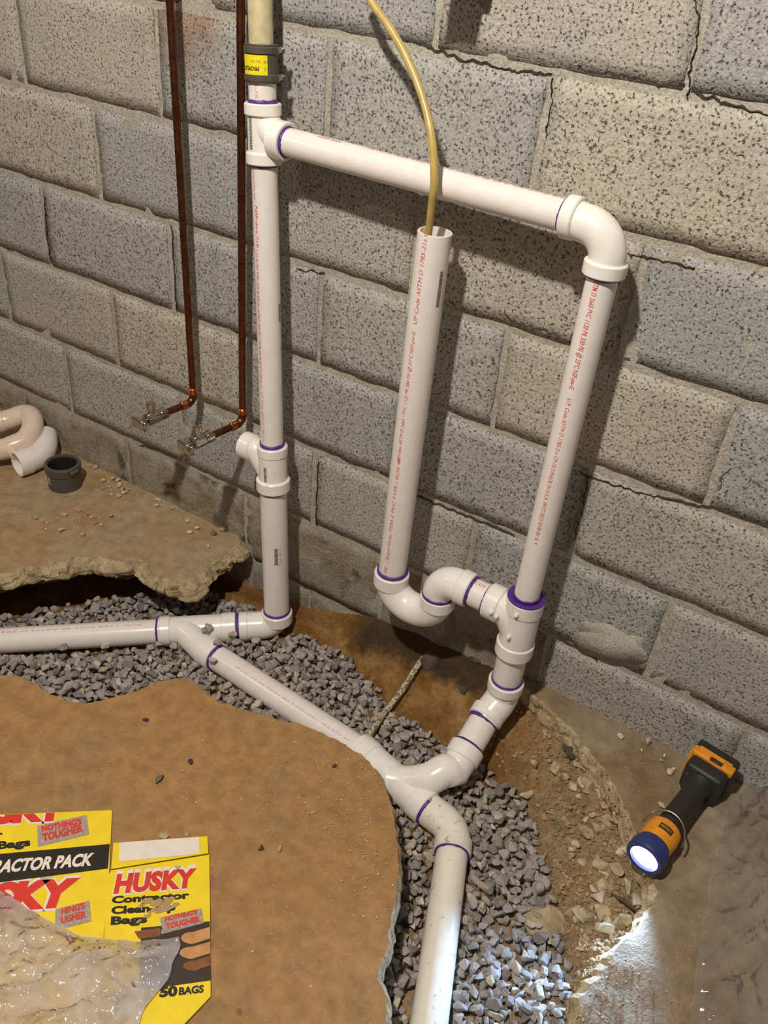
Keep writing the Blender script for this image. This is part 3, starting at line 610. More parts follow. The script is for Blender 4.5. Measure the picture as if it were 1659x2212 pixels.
ec = Vector((x2, -0.1, TA0.z)); w = MB(); w.sweep([Vector((x2, -0.1, zb + 0.008))] + arc(Vector((x2, -0.1, zb)), ec, TA1, 0.040, 12) + [TA0 + tad * 0.012], RM * 1.15, 44); el5 = w.build('elbow', M['pvc_fit'], root); el5['label'] = 'trap elbow turning into the trap arm'
hub(el5, TA0 - tad * 0.006, TA0 + tad * 0.020, RM * 1.25); ring(el5, TA0 + tad * 0.0215, tad, RM, 0.005, 0.0025); 
p = pipe(TA0, TA1, RM, label='short trap arm'); ptext(p, TA0 + tad * 0.024, tad, RM, -40, 'LO', 0.024, 0.007, 'norm' if False else 'up', 'red_ink'); ring(tee3, TA1 - tad * 0.0135, tad, RM, 0.003, 0.0022)

# ------------------------------------------------------------------ old vent pipe and rubber coupling
o = empty('vent_pipe', SV(100), 'yellowed old plastic vent pipe above the rubber coupling', 'pipe')
w = MB(); w.sweep([SV(102), SV(40), SV(-40), SV(-160)], R15 * 0.86, 40); w.build('pipe', M['cream'], o)
o = empty('rubber_coupling', SV(178), 'dark rubber pipe coupling with yellow sticker on the stack', 'coupling'); rc = R15 * 1.19; ct = SV(94); cb = SV(178); Lc = (ct - cb).length
w = MB(); w.lathe(cb, up, [(0, R15), (0, rc - .001), (0.001, rc), (0.002, rc), (0.003, rc - .0008), (Lc - .003, rc - .0008), (Lc - .002, rc), (Lc - .001, rc), (Lc, rc - .002), (Lc, R15 * .8)], 44); w.build('sleeve', M['rubber'], o)
for v0, v1 in ((98, 116), (158, 175)):
    c = hub(o, SV(v1), SV(v0), rc * 1.05, 'rubber', name='clamp_band'); n, a_ = facing(SV(v0), up, 66); mid = SV((v0 + v1) / 2); q = mid + n * (rc * 1.14)
    w = MB(); w.lathe(q - n.cross(up) * 0.012, n.cross(up), [(0, 0), (0, .0055), (.003, .006), (.003, .004), (.022, .004), (.022, .0055), (.026, .0055), (.026, 0)], 14); w.build('clamp_screw', M['steel'], c)
n_ = 22; v = []; 
for i in range(n_ + 1):
    c = -0.036 + 0.050 * i / n_; v += [(-0.015, c), (0.015, c)]
lb = wrap(o, 'sticker', 'yellow_label', SV(138), up, rc, -8, v, [(2 * i, 2 * i + 2, 2 * i + 3, 2 * i + 1) for i in range(n_)], 0.0006)
ptext(lb, SV(146), up, rc + .0005, -42, 'PROFLEX', 0.034, 0.0062, 'flip', 'black_ink', 0, 0.03); ptext(lb, SV(130), up, rc + .0005, -20, '3001-150', 0.016, 0.0035, 'flip', 'grey_ink', 0); ptext(lb, SV(131), up, rc + .0005, 12, 'ABC', 0.006, 0.0035, 'flip', 'grey_ink', 0); ptext(lb, SV(146), up, rc + .0005, 14, '1.5', 0.006, 0.0045, 'flip', 'grey_ink', 0)

# ------------------------------------------------------------------ tan discharge hose
hp = spline([at(770, -70, y=-0.075), at(800, 0, y=-0.08), at(842, 60, y=-0.085), at(880, 128, y=-0.092), at(914, 215, y=-0.105), at(933, 300, y=-0.120), at(938, 385, y=-0.128), at(933, 440, y=-0.122), at(926, 500, y=-0.108), at(918, 545, y=-0.098), at(910, 600, y=-0.096)], 8)
w = MB(); w.sweep(hp, 0.0062, 20); tag(w.build('drain_hose', M['hose']), 'thin tan plastic tube hanging into the open standpipe', 'hose')

# ------------------------------------------------------------------ copper supply pipes with shut-off valves
def copper(pt, pb, label, out, vlen):
    r = 0.0078
    o = empty('copper_water_pipe', pb, label, 'water pipe', 'copper supply pipes on the wall'); d = (pt - pb).normalized()
    w = MB(); w.sweep([pt + d * 0.25, pt, pb.lerp(pt, .5), pb + d * 0.02], r, 24); w.build('pipe', M['copper'], o)
    w = MB(); w.sweep([pb + d * 0.030] + arc(pb + d * 0.1, pb, pb + out * 0.1, 0.018, 8) + [pb + out * 0.030], r * 1.16, 24); e_ = w.build('elbow', M['copper'], o)
    hub(e_, pb + d * 0.020, pb + d * 0.036, r * 1.3, 'copper_bright', name='collar'); hub(e_, pb + out * 0.020, pb + out * 0.036, r * 1.3, 'copper_bright', name='collar')
    end = pb + out * vlen
    w = MB(); w.sweep([pb + out * 0.03, end], r, 24); w.build('stub', M['copper'], o)
    w = MB(); w.lathe(end, out, [(-.004, r), (-.004, .0125), (.012, .0125), (.013, .011), (.016, .011), (.016, .0145), (.044, .0145), (.046, .012), (.050, 0)], 24); val = w.build('shutoff_valve', M['chrome'], o)
    w = MB(); w.lathe(end, out, [(-.008, r), (-.008, .0148), (.008, .0148), (.008, .011)], 6); w.build('compression_nut', M['chrome'], val)
    vc = end + out * 0.030; upv = Vector((0, 0, 1))
    w = MB(); w.lathe(vc, upv, [(.008, .008), (.028, .008), (.028, .0105), (.038, .0105), (.039, .009), (.040, 0)], 8); w.build('outlet', M['chrome'], val)
    w = MB(); w.lathe(vc, out, [(.012, .006), (.022, .006), (.022, .010), (.030, .013), (.036, .012), (.038, 0)], 24)
    s_ = out.cross(upv).normalized(); w.box(vc + out * 0.034 - upv * 0.002, s_ * 0.024, upv * 0.012, out * 0.0045, 0.004); w.build('handle', M['chrome'], val)
    return o
copper(at(367, 0, y=-0.045), at(418, 868, y=-0.045), 'left copper supply pipe ending in a chrome shut-off valve', Vector((-0.10, -1, 0.02)).normalized(), 0.090)
copper(at(520, 0, y=-0.045), at(524, 912, y=-0.045), 'copper supply pipe beside the white stack ending in a chrome valve', Vector((-0.10, -1, 0.02)).normalized(), 0.100)

# ------------------------------------------------------------------ added unseen shadow bracket at the top of the wall
bx = empty('shadow_caster', at(998, -30, y=-0.01), 'added unseen shadow bracket on the wall above the view', 'caster')
c0 = at(1000, -46, y=-0.04); w = MB(); w.box(c0 + Vector((0, 0.018, 0.04)), Vector((.034, 0, 0)), Vector((0, .020, 0)), Vector((0, 0, .05)), 0.003); w.build('shadow_caster_plate', M['black_pl'], bx)  # stand-in added above the view to cast a shadow down the wall
w = MB(); w.box(c0 + Vector((0, -0.03, 0.035)), Vector((.026, 0, 0)), Vector((0, .05, 0)), Vector((0, 0, .018)), 0.003); w.build('shadow_caster_arm', M['black_pl'], bx)

# ------------------------------------------------------------------ flashlight
Lc0 = at(1393, 1852, z=0.038); Tl = at(1528, 1672, z=0.046); fa = (Tl - Lc0).normalized(); FL = (Tl - Lc0).length
fu = (Vector((0, 0, 1)) - fa * fa.z).normalized(); fs_ = fa.cross(fu).normalized()      # along, up, side
fl = empty('flashlight', Vector((Tl.x, Tl.y, 0.0)), 'orange and black cordless flashlight lying switched on beside the wall', 'flashlight')
w = MB(); w.lathe(Lc0, fa, [(0.004, 0.0245), (-0.004, 0.0255), (-0.004, 0.0325), (0.0, 0.034), (0.016, 0.034), (0.022, 0.0325), (0.032, 0.029), (0.034, 0.025), (0.034, 0.0)], 40); w.build('head_bezel', M['glow_blue_pl'], fl)  # blue of the bezel is lens glow painted into black plastic
w = MB(); w.lathe(Lc0, fa, [(0.0015, 0.0), (0.0010, 0.015), (0.002, 0.0252)], 32); w.build('lens', M['lens'], fl)
w = MB(); w.lathe(Lc0, fa, [(0.030, 0.029), (0.036, 0.030), (0.060, 0.031), (0.074, 0.029), (0.078, 0.025), (0.080, 0.0)], 32); col_ = w.build('collar', M['orange_pl'], fl)
n = (CAM - (Lc0 + fa * .05)); n = (n - fa * n.dot(fa)).normalized(); rt = fa.cross(n)
v = [(-0.006, c) for c in np.linspace(-.012, .012, 9)]; w = MB(); q = [Lc0 + fa * (0.054 + s) + (n * math.cos(c / .0315) + rt * math.sin(c / .0315)) * .0315 for s in (-.006, .006) for c in np.linspace(-.013, .013, 9)]
w.add(q, [(i, i + 1, i + 10, i + 9) for i in range(8)], True); bdg = w.build('badge', M['card_brown'], col_)
vt, ft, Lt, cp = textmesh('DEWALT', 0.02); kx = 0.021 / Lt
w = MB(); w.add([Lc0 + fa * (0.054 - .0025 + y * .0068) + (n * math.cos(c / .032) + rt * math.sin(c / .032)) * .0319 for x, y in vt for c in ((x * kx - .0105),)], ft, False); tx = w.build('badge_lettering', M['orange_pl'], col_)
pv = Lc0 + fa * 0.062; hw = []
for i in range(25):
    t_ = PI * i / 24; hw.append(pv + fs_ * (-math.cos(t_) * 0.037) + (fu * 0.75 + fa * 0.66).normalized() * (math.sin(t_) * 0.042))
w = MB(); w.sweep(hw, 0.0018, 10); w.build('hang_wire', M['steel'], fl)
w = MB(); w.sweep([Lc0 + fa * d + fu * o_ for d, o_ in ((.072, 0), (.082, 0), (.10, 0), (.13, .001), (.17, .001), (FL - .045, 0), (FL - .03, 0))], [.019, .0215, .0215, .0205, .020, .022, .030], 28); w.build('handle', M['black_pl'], fl)
w = MB(); w.box(Tl - fa * 0.014, fa * 0.022, fs_ * 0.036, fu * 0.034, 0.008); ft_ = w.build('foot', M['black_pl'], fl)
w = MB(); w.box(Tl - fa * 0.033 - fu * .006 - fs_ * .010, fa * 0.004, fs_ * 0.020, fu * 0.020, 0.002); w.build('panel', M['dkgrey_pl'], ft_)
w = MB(); w.box(Tl + fa * 0.020, fa * 0.019, fs_ * 0.041, fu * 0.037, 0.006); bt = w.build('battery', M['black_pl'], fl)
w = MB(); w.box(Tl + fa * 0.004 + fu * 0.0335, fa * 0.010, fs_ * 0.040, fu * 0.0075, 0.003); w.box(Tl + fa * 0.004 - fs_ * 0.037, fa * 0.010, fs_ * 0.006, fu * 0.034, 0.003); w.build('orange_frame', M['orange_pl'], bt)
w = MB(); w.box(Tl + fa * 0.012 + fu * 0.0410, fa * 0.0025, fs_ * 0.032, fu * 0.0025, 0.001); w.build('latch_rail', M['orange_pl'], bt)
w = MB(); w.box(Tl - fa * 0.000 + fu * 0.0412 + fs_ * .006, fa * 0.005, fs_ * 0.012, fu * 0.001, 0.0006); w.build('release_button', M['card_brown'], bt)
sp = bpy.data.lights.new('flashlight_beam', 'SPOT'); sp.energy = 17.0; sp.color = (0.36, 0.60, 1.0); sp.spot_size = math.radians(95); sp.spot_blend = 0.8; sp.shadow_soft_size = 0.015
so = bpy.data.objects.new('flashlight_beam', sp); COL.objects.link(so); so.parent = fl; so.location = Lc0 - fa * 0.006 - fl.location
so.rotation_euler = (-fa).to_track_quat('-Z', 'Y').to_euler()

# ------------------------------------------------------------------ loose stones
def rockmesh(name, rx, ry, rz, seed, npts=12, bev=0.12):
    q = random.Random(seed); bm = bmesh.new()
    for _ in range(npts):
        d = Vector((q.gauss(0, 1), q.gauss(0, 1), q.gauss(0, 1))).normalized() * q.uniform(0.82, 1.0); bm.verts.new((d.x * rx, d.y * ry, d.z * rz))
    r = bmesh.ops.convex_hull(bm, input=bm.verts[:]); bmesh.ops.delete(bm, geom=[g_ for g_ in r['geom_interior'] if isinstance(g_, bmesh.types.BMVert)], context='VERTS')
    bmesh.ops.dissolve_limit(bm, angle_limit=0.30, verts=bm.verts[:], edges=bm.edges[:])
    if bev: bmesh.ops.bevel(bm, geom=bm.edges[:], offset=bev * min(rx, ry, rz), segments=1, affect='EDGES', clamp_overlap=True)
    bmesh.ops.recalc_face_normals(bm, faces=bm.faces[:])
    me = bpy.data.meshes.new(name); bm.to_mesh(me); bm.free(); return me
def scatter_rock(name, loc, r, mat, label, cat, group=None, flat=0.7, seed=None, rot=None):
    me = rockmesh(name, r, r * rng.uniform(.65, .95), r * flat * rng.uniform(.75, 1), seed if seed is not None else rng.randint(0, 99999)); me.materials.append(M[mat])
    o = bpy.data.objects.new(name, me); COL.objects.link(o); o.location = loc; o.rotation_euler = rot or (rng.uniform(-.3, .3), rng.uniform(-.3, .3), rng.uniform(0, 6.28))
    return tag(o, label, cat, group)
# gravel bed
var = []
for i in range(28):
    q = random.Random(900 + i); e_ = q.uniform(.62, .95); me = rockmesh('gravel_stone', 1.0, e_, q.uniform(.5, .8), 900 + i, q.choice((10, 12, 14)))
    tv = min(1.0, max(0.0, q.gauss(.45, .22))); tv = 0.97 if i in (5, 17) else (0.9 if i == 9 else tv)
    a_ = me.attributes.new('tint', 'FLOAT', 'POINT'); a_.data.foreach_set('value', [tv] * len(me.vertices)); me.materials.append(M['gravel']); var.append(me)
pipes_ax = [(corner, corner + (LE - corner) * 1.55, R2 * 1.15), (D0, D1, R2 * 1.1), (Q0, E1, R2 * 1.12), (E1, G1 + gd * .2, R2 * 1.12), (at(925, 1683, y=-0.306), at(838, 1684, z=-0.098), R2 * 1.1), (S1, at(925, 1683, y=-0.306), R2 * 1.1), (F0, F0 + Vector((0, 0, .1)), R2 * 1.15)]
def clear_of_pipes(p, r):
    for a_, b_, rr in pipes_ax:
        e_ = b_ - a_; t_ = max(0, min(1, (p - a_).dot(e_) / e_.length_squared)); d_ = (p - a_ - e_ * t_).length
        if d_ < rr + r * 0.62: return False
    return True
near_px = [(0, 1458), (92, 1490), (182, 1521), (300, 1490), (392, 1464), (500, 1526), (660, 1568), (785, 1635), (838, 1720), (858, 1830), (858, 1920), (835, 2050), (838, 2160), (832, 2300), (0, 2300)]
near_pxv = [Vector(q) for q in near_px]
stones = []; pit = 0.0168
for lay in range(3):
    nyg = int(1.1 / pit); 
    for j in range(nyg):
        for i in range(int(2.0 / pit)):
            x = -0.12 + i * pit + rng.uniform(-.5, .5) * pit; y = -1.05 + j * pit + rng.uniform(-.5, .5) * pit
            if not bool(inside(grav_poly, np.array(x), np.array(y))): continue
            if lay == 2 and rng.random() < 0.30: continue
            r = rng.choice((.0095, .011, .012, .013, .014, .016)); bumpz = 0.010 * fbm(x * 9, y * 9, 1.1, 3)
            edge = float(pdist(gr_edge, np.array(x), np.array(y)))
            z = -0.130 - 0.045 * max(0.0, min(1.0, (0.95 - x) / 0.45)) + lay * 0.0125 + bumpz + rng.uniform(-.003, .003) - 0.006 * max(0, 1 - edge / 0.04)
            p = Vector((x, y, z))
            if lay > 0 and not clear_of_pipes(p, r): continue
            if lay == 0 and not clear_of_pipes(p, -r): continue
            stones.append((p, r, lay))
for uu, vv_ in ((228, 1394), (136, 1399), (325, 1397), (345, 1393), (442, 1363), (452, 1356), (502, 1370), (495, 1385), (470, 1388), (512, 1385), (460, 1425), (385, 1400), (375, 1395)):
    zq = -0.02
    while zq > -0.16 and clear_of_pipes(at(uu, vv_, z=zq), 0.0145): zq -= 0.0015
    stones.append((at(uu, vv_, z=zq + 0.001), 0.0145, 3))
stones_sc = []
for p, r, lay in stones:
    u, v, d_ = px(p); ok = lay >= 1 and 8 < u < 1650 and v < 2205 and not bool(inside(near_pxv, np.array(u - 6), np.array(v - 10)))
    # upper layer counts as visible, lower one only where nothing lies on it
    stones_sc.append((FPX * r / d_ * (1.0 + 0.4 * (lay == 2) + 3 * (lay == 3)) if ok else 0.0))
order = sorted(range(len(stones)), key=lambda i: -stones_sc[i]); solo = set(order[:300])
stuff_v = []; stuff_f = []; stuff_t = []; nv = 0
geo = []
for me in var:
    a_ = np.empty(len(me.vertices) * 3); me.vertices.foreach_get('co', a_); geo.append((a_.reshape(-1, 3), [tuple(p_.vertices) for p_ in me.polygons], me.attributes['tint'].data[0].value))
for i, (p, r, lay) in enumerate(stones):
    k = rng.randrange(len(var)); eu = Matrix.Rotation(rng.uniform(0, 6.28), 3, 'Z') @ Matrix.Rotation(rng.uniform(-.6, .6), 3, 'X') @ Matrix.Rotation(rng.uniform(-.6, .6), 3, 'Y')
    if i in solo:
        o = bpy.data.objects.new('gravel_stone', var[k]); COL.objects.link(o); o.location = p; o.rotation_euler = eu.to_euler(); o.scale = (r, r, r)
        tag(o, 'angular grey gravel stone on the gravel bed in the trench', 'stone', 'gravel stones in the trench')
    else:
        co, fc, tv = geo[k]; w_ = (co * r) @ np.array(eu).T + np.array(p); stuff_v.append(w_); stuff_f += [tuple(q + nv for q in f) for f in fc]; stuff_t.append(np.full(len(co), tv)); nv += len(co)
me = bpy.data.meshes.new('gravel'); me.from_pydata(np.concatenate(stuff_v).tolist(), [], stuff_f); a_ = me.attributes.new('tint', 'FLOAT', 'POINT'); a_.data.foreach_set('value', np.concatenate(stuff_t)); me.update()
gv = link('gravel', me, M['gravel']); tag(gv, 'bed of small grey crushed gravel filling the trench around the pipes', 'gravel', kind='stuff')

# rubble on the bank below the flashlight
def on_soil(u, v, zg=-0.03):
    z = zg
    for _ in range(6):
        q = at(u, v, z=z); z = soilz(q.x, q.y)
    return Vector((q.x, q.y, z))
RB = 'broken concrete lumps on the trench bank'
for u, v, r, mt, lab, fl_ in ((1318, 1690, .030, 'rubble_w', 'largest pale concrete lump on the trench bank', .8), (1268, 1636, .026, 'rubble', 'long grey concrete splinter standing on the trench bank', .4), (1232, 1636, .026, 'rubble_d', 'dark tarry lump on the trench bank', .8), (1338, 1762, .022, 'rubble_w', 'pale concrete lump beside the flashlight head', .7),
        (1256, 1597, .022, 'rubble', 'tan stone at the broken slab edge below the wall', .6), (1172, 2002, .05, 'rubble', 'broad flat brown clod beside the gravel near the bottom right', .45), (1370, 1948, .020, 'rubble_w', 'white concrete lump lit by the flashlight beam', .7), (1352, 1915, .018, 'rubble_w', 'pale flake of concrete just below the flashlight lens', .5)):
    q = on_soil(u, v); scatter_rock('concrete_lump', q + Vector((0, 0, r * .28)), r, mt, lab, 'rubble', RB, fl_)
for i in range(110):
    u = rng.gauss(1290, 55); v = rng.uniform(1570, 2010)
    q = on_soil(u, v, -.04)
    if bool(inside(grav_poly, np.array(q.x), np.array(q.y))) or bool(inside(right_poly, np.array(q.x), np.array(q.y))): continue
    r = rng.choice((.005, .007, .009, .012, .016, .020)); scatter_rock('concrete_lump', q + Vector((0, 0, r * .3)), r, rng.choice(('rubble', 'rubble_w', 'rubble')), 'small tan crumb of broken concrete on the trench bank', 'rubble', RB)
for u, v, r in ((1400, 1602, .012), (1448, 1668, .011), (1428, 1742, .012), (1385, 1620, .006), (1428, 1640, .005), (1436, 1630, .005), (1455, 1660, .006), (1340, 1590, .009)):
    q = at(u, v, z=0.004); scatter_rock('concrete_lump', Vector((q.x, q.y, r * .5)), r, 'rubble_w', 'small pale crumb on the slab between flashlight and wall', 'rubble', 'crumbs beside the flashlight')
bv = []; bf = []; bt_ = []; nv = 0
for i in range(4200):
    u = rng.gauss(1290, 90); v = rng.uniform(1500, 2212)
    q = on_soil(u, v, -.04)
    if bool(inside(grav_poly, np.array(q.x), np.array(q.y))) or q.y > -.004: continue
    onr = bool(inside(right_poly, np.array(q.x), np.array(q.y)))
    if onr:
        if rng.random() > 0.25 + 0.6 * math.exp(-float(pdist(right_edge, np.array(q.x), np.array(q.y))) / .02): continue
        q = at(u, v, z=0.0)
    k = rng.randrange(28); co, fc, tv = geo[k]; r = rng.choice((.002, .003, .003, .004, .005, .007)) * (0.45 if onr else 1); E_ = np.array(Matrix.Rotation(rng.uniform(0, 6.28), 3, 'Z') @ Matrix.Rotation(rng.uniform(-.6, .6), 3, 'X'))
    bv.append((co * r) @ E_.T + np.array((q.x, q.y, q.z + r * .3))); bf += [tuple(a + nv for a in f) for f in fc]; nv += len(co)
me = bpy.data.meshes.new('bank_grit'); me.from_pydata(np.concatenate(bv).tolist(), [], bf); me.update(); tag(link('bank_grit', me, M['grit']), 'loose tan grit and crumbled mortar on the bank around the flashlight', 'grit', kind='stuff')
# crumbs on the slab along the wall
for u, v, r, mt, lab in ((405, 1125, .0085, 'rubble_w', 'round pale pebble nearest the wall on the left slab'), (408, 1148, .0105, 'rubble_w', 'round pale pebble below another on the left slab'), (426, 1140, .009, 'rubble_w', 'jagged white crumb between two pebbles on the left slab'), (461, 1151, .011, 'slate', 'oval grey pebble near the tip of the left slab'), (480, 1142, .013, 'rubble_w', 'white concrete chip at the tip of the left slab'), (450, 1179, .007, 'rubble_w', 'single white crumb near the broken slab edge'),
        (205, 1008, .013, 'rubble_w', 'flat white chip against the wall behind the rubber coupling')):
    q = at(u, v, z=r * .5); scatter_rock('pebble', q, r, mt, lab, 'pebble', None, .75)
for i in range(60):
    if i < 22: u = rng.gauss(250, 22); v = rng.gauss(1052, 12)
    elif i < 40: u = rng.gauss(345, 30); v = 1040 + (u - 250) * .45 + rng.gauss(0, 8)
    else: u = rng.gauss(150, 45); v = rng.gauss(1125, 12)
    r = rng.choice((.004, .005, .007, .010)); q = at(u, v, z=r * .5)
    if q.y > -0.01: continue
    scatter_rock('mortar_crumb', q, r, rng.choice(('rubble_w', 'rubble')), 'tiny crumb of mortar scattered on the left slab', 'crumb', 'mortar crumbs on the slab along the wall')
# pebbles on the near slab
for u, v, r, mt, lab in ((343, 1683, .013, 'slate', 'oval grey-green pebble on the brown slab'), (394, 1667, .006, 'rubble', 'small brown pebble beside the grey-green one'), (411, 1645, .008, 'wood_d', 'short dark sliver on the brown slab'), (354, 1803, .012, 'rubble', 'flat tan flake above the cardboard tab'), (404, 1800, .007, 'rubble', 'thin brown flake above the cardboard tab'), (564, 1832, .008, 'rubble_d', 'small black stone on the brown slab'), (604, 1832, .008, 'rubble', 'round tan pebble on the brown slab'), (314, 1555, .008, 'wood_d', 'dark wood chip near the slab rim'), (722, 1655, .007, 'wood_d', 'dark splinter near the rounded slab end')):
    q = at(u, v, z=r * .3); scatter_rock('pebble', q, r, mt, lab, 'pebble', None, .5)
dv = []; df = []; nv = 0
for i in range(520):
    u, v = rng.choice(((rng.gauss(745, 55), rng.gauss(1720, 70)), (rng.gauss(700, 110), rng.gauss(1640, 70)), (rng.gauss(800, 30), rng.gauss(1850, 90)), (rng.uniform(10, 820), rng.uniform(1550, 2200))))
    q = at(u, v, z=0.001)
    if not bool(inside(near_poly, np.array(q.x), np.array(q.y))) or v > 2212 or (u < 470 and v > 1735): continue
    co, fc, tv = geo[rng.randrange(28)]; r = rng.choice((.0009, .0012, .0016, .0024)); a_ = rng.uniform(0, 6.28); c_, s_ = math.cos(a_), math.sin(a_)
    w_ = co * r @ np.array(((c_, -s_, 0), (s_, c_, 0), (0, 0, 1))).T + np.array((q.x, q.y, r * .4 + 0.001)); dv.append(w_); df += [tuple(k + nv for k in f) for f in fc]; nv += len(co)
me = bpy.data.meshes.new('mortar_dust'); me.from_pydata(np.concatenate(dv).tolist(), [], df); me.update(); tag(link('mortar_dust', me, M['rubble_w']), 'fine pale grit scattered over the brown slab', 'grit', kind='stuff')

# ------------------------------------------------------------------ muddy cable out of the wall foot
def above_soil(u, v, h):
    z = 0.05
    while z > -0.2:
        q = at(u, v, z=z)
        if q.y > -0.004 or q.z < soilz(q.x, q.y) + h: break
        z -= 0.002
    return q
cp_ = [at(926, 1412, y=-0.004), above_soil(908, 1430, 0.012), above_soil(872, 1486, 0.020), above_soil(835, 1535, 0.026), at(806, 1576, z=-0.086), at(798, 1588, z=-0.092)]
w = MB(); cs = spline(cp_, 8); w.sweep(cs, [0.0068 * (1 + .10 * math.sin(i * 1.7)) for i in range(len(cs))], 18, wob=0.002); tag(w.build('buried_cable', M['muddy']), 'mud-caked old cable leaning from the wall foot into the gravel', 'cable')
w = MB(); hc = above_soil(934, 1424, 0.002); w.sweep([hc + Vector((0, .004, 0)), hc + Vector((0, -.012, -.004)), hc + Vector((0.004, -.020, -.03))], [.020, .022, .006], 16, wob=.006); tag(w.build('tar_lump', M['rubble_d']), 'black tar lump around the cable at the wall foot', 'tar')
for u, v, r, lab in ((1002, 1488, .020, 'dark crumbly clod hanging on the soil left of the riser bend'), (1030, 1425, .026, 'dark stained clod at the wall foot left of the riser')):
    q = on_soil(u, v, -.04); scatter_rock('dirt_clod', q, r, 'rubble_d', lab, 'clod', None, .6)
for u0, v0, u1, v1, lab in ((1310, 1780, 1378, 1822, 'dark twig lying under the flashlight head'), (1316, 1938, 1372, 1978, 'grey sliver pointing at the lit rubble')):
    a_ = on_soil(u0, v0, -.02) + Vector((0, 0, .012)); b_ = on_soil(u1, v1, -.02) + Vector((0, 0, .012)); w = MB(); w.sweep([a_, a_.lerp(b_, .5) + Vector((0, 0, .004)), b_], [.0015, .0035, .0020], 8); tag(w.build('twig', M['wood_d']), lab, 'twig')

# ------------------------------------------------------------------ flattened cardboard bag box
CZ = 0.0048
cb_ = empty('cardboard_box', at(225, 1950, z=0.0), 'flattened yellow bag box with red lettering on the brown slab', 'cardboard box')
def cp3(u, v, dz=0.0): q = at(u, v, z=CZ + dz); return q
def panel(pts, name, mat, dz=0.0, th=0.0022, parent=cb_):
    P = [cp3(u, v, dz) for u, v in pts]; n = len(P); m = MB(); m.add(P, [tuple(range(n))], False)
    if th: m.add(P + [q - Vector((0, 0, th)) for q in P], [tuple(range(2 * n - 1, n - 1, -1))] + [(i, n + i, n + (i + 1) % n, (i + 1) % n) for i in range(n)], False)
    o = m.build(name, M[mat], parent); bm = bmesh.new(); bm.from_mesh(o.data); bmesh.ops.recalc_face_normals(bm, faces=bm.faces[:]); bm.to_mesh(o.data); bm.free(); return o
def ctext(parent, s, p0, p1, ptop, mat, dz, bold=0.0, shear=0.0, name='lettering', space=1.0, clip=None):
    """baseline p0-p1, cap height towards ptop (px above p0), flat print"""
    v, fs, L, cap = textmesh(s, bold, shear, space); O = cp3(*p0, dz); ex = (cp3(*p1, dz) - O) / L; ey = (cp3(*ptop, dz) - O) / cap
    m = MB(); m.add([O + ex * x + ey * y for x, y in v], fs, False); o = m.build(name, M[mat], parent)
    if clip:
        a_, b_ = cp3(*clip[0]), cp3(*clip[1]); e_ = b_ - a_; bm = bmesh.new(); bm.from_mesh(o.data)
        bmesh.ops.bisect_plane(bm, geom=bm.verts[:] + bm.edges[:] + bm.faces[:], plane_co=a_ - wloc(parent), plane_no=Vector((-e_.y, e_.x, 0)), clear_outer=True); bm.to_mesh(o.data); bm.free()
    return o
fp = panel([(-60, 1762), (242, 1750), (236, 1884), (224, 2020), (212, 2290), (-60, 2300)], 'front_panel', 'card_yellow', 0.0)
sp_ = panel([(233, 1893), (240, 1880), (452, 1846), (454, 2000), (455, 2152), (395, 2215), (330, 2290), (214, 2290), (225, 2020)], 'side_panel', 'card_yellow', 0.0003)
tb = panel([(245, 1821), (448, 1806), (450, 1843), (240, 1877)], 'tab', 'card_yellow', 0.0002)
panel([(258, 1820), (430, 1808), (431, 1844), (257, 1861)], 'blank_patch', 'card_white', 0.0007, 0, tb)
bb_ = panel([(-60, 1850), (237, 1823), (233, 1876), (-60, 1914)], 'black_band', 'card_black', 0.0006, 0, fp)
def stamp(parent, q, ta, tb2, dz):
    s_ = panel(q, 'stamp', 'card_grey', dz, 0, parent)
    ctext(parent, ta[0], *ta[1:], 'card_red', dz + .0004, 0.05, 0.0, 'stamp_lettering'); ctext(parent, tb2[0], *tb2[1:], 'card_red', dz + .0004, 0.05, 0.0, 'stamp_lettering')
ctext(fp, 'HUSKY', (-145, 1786), (165, 1766), (-140, 1728), 'card_white', 0.0004, 0.10, 0.25, clip=((-60, 1763), (242, 1751))); ctext(fp, 'HUSKY', (-140, 1784), (160, 1766), (-140, 1730), 'card_red', 0.0006, 0.065, 0.25, clip=((-60, 1763), (242, 1751)))
stamp(fp, [(80, 1784), (187, 1760), (192, 1802), (82, 1829)], ("NOTHING'S", (90, 1796), (177, 1779), (89, 1784)), ('TOUGHER', (92, 1817), (180, 1795), (91, 1801)), 0.0010)
ctext(fp, 'Bags', (-6, 1834), (66, 1826), (-6, 1818), 'card_black', 0.0006, 0.05); ctext(fp, 'r', (-6, 1810), (6, 1808), (-6, 1796), 'card_black', 0.0006, 0.05)
ctext(fp, 'CONTRACTOR PACK', (-112, 1893), (200, 1868), (-104, 1866), 'card_white', 0.0010, 0.045, 0.2)
ctext(fp, 'HUSKY', (-172, 1977), (176, 1955), (-160, 1914), 'card_white', 0.0005, 0.10, 0.25); ctext(fp, 'HUSKY', (-170, 1975), (172, 1953), (-160, 1917), 'card_red', 0.0009, 0.065, 0.25)
stamp(fp, [(120, 1964), (193, 1945), (197, 1990), (118, 2010)], ("HING'S", (132, 1975), (184, 1962), (132, 1962)), ('UGHER', (132, 1994), (186, 1981), (132, 1980)), 0.0010)
ctext(sp_, 'HUSKY', (243, 1930), (427, 1914), (247, 1885), 'card_white', 0.0008, 0.10, 0.10, space=1.06); ctext(sp_, 'HUSKY', (245, 1928), (424, 1914), (249, 1889), 'card_red', 0.0012, 0.06, 0.10, space=1.06)
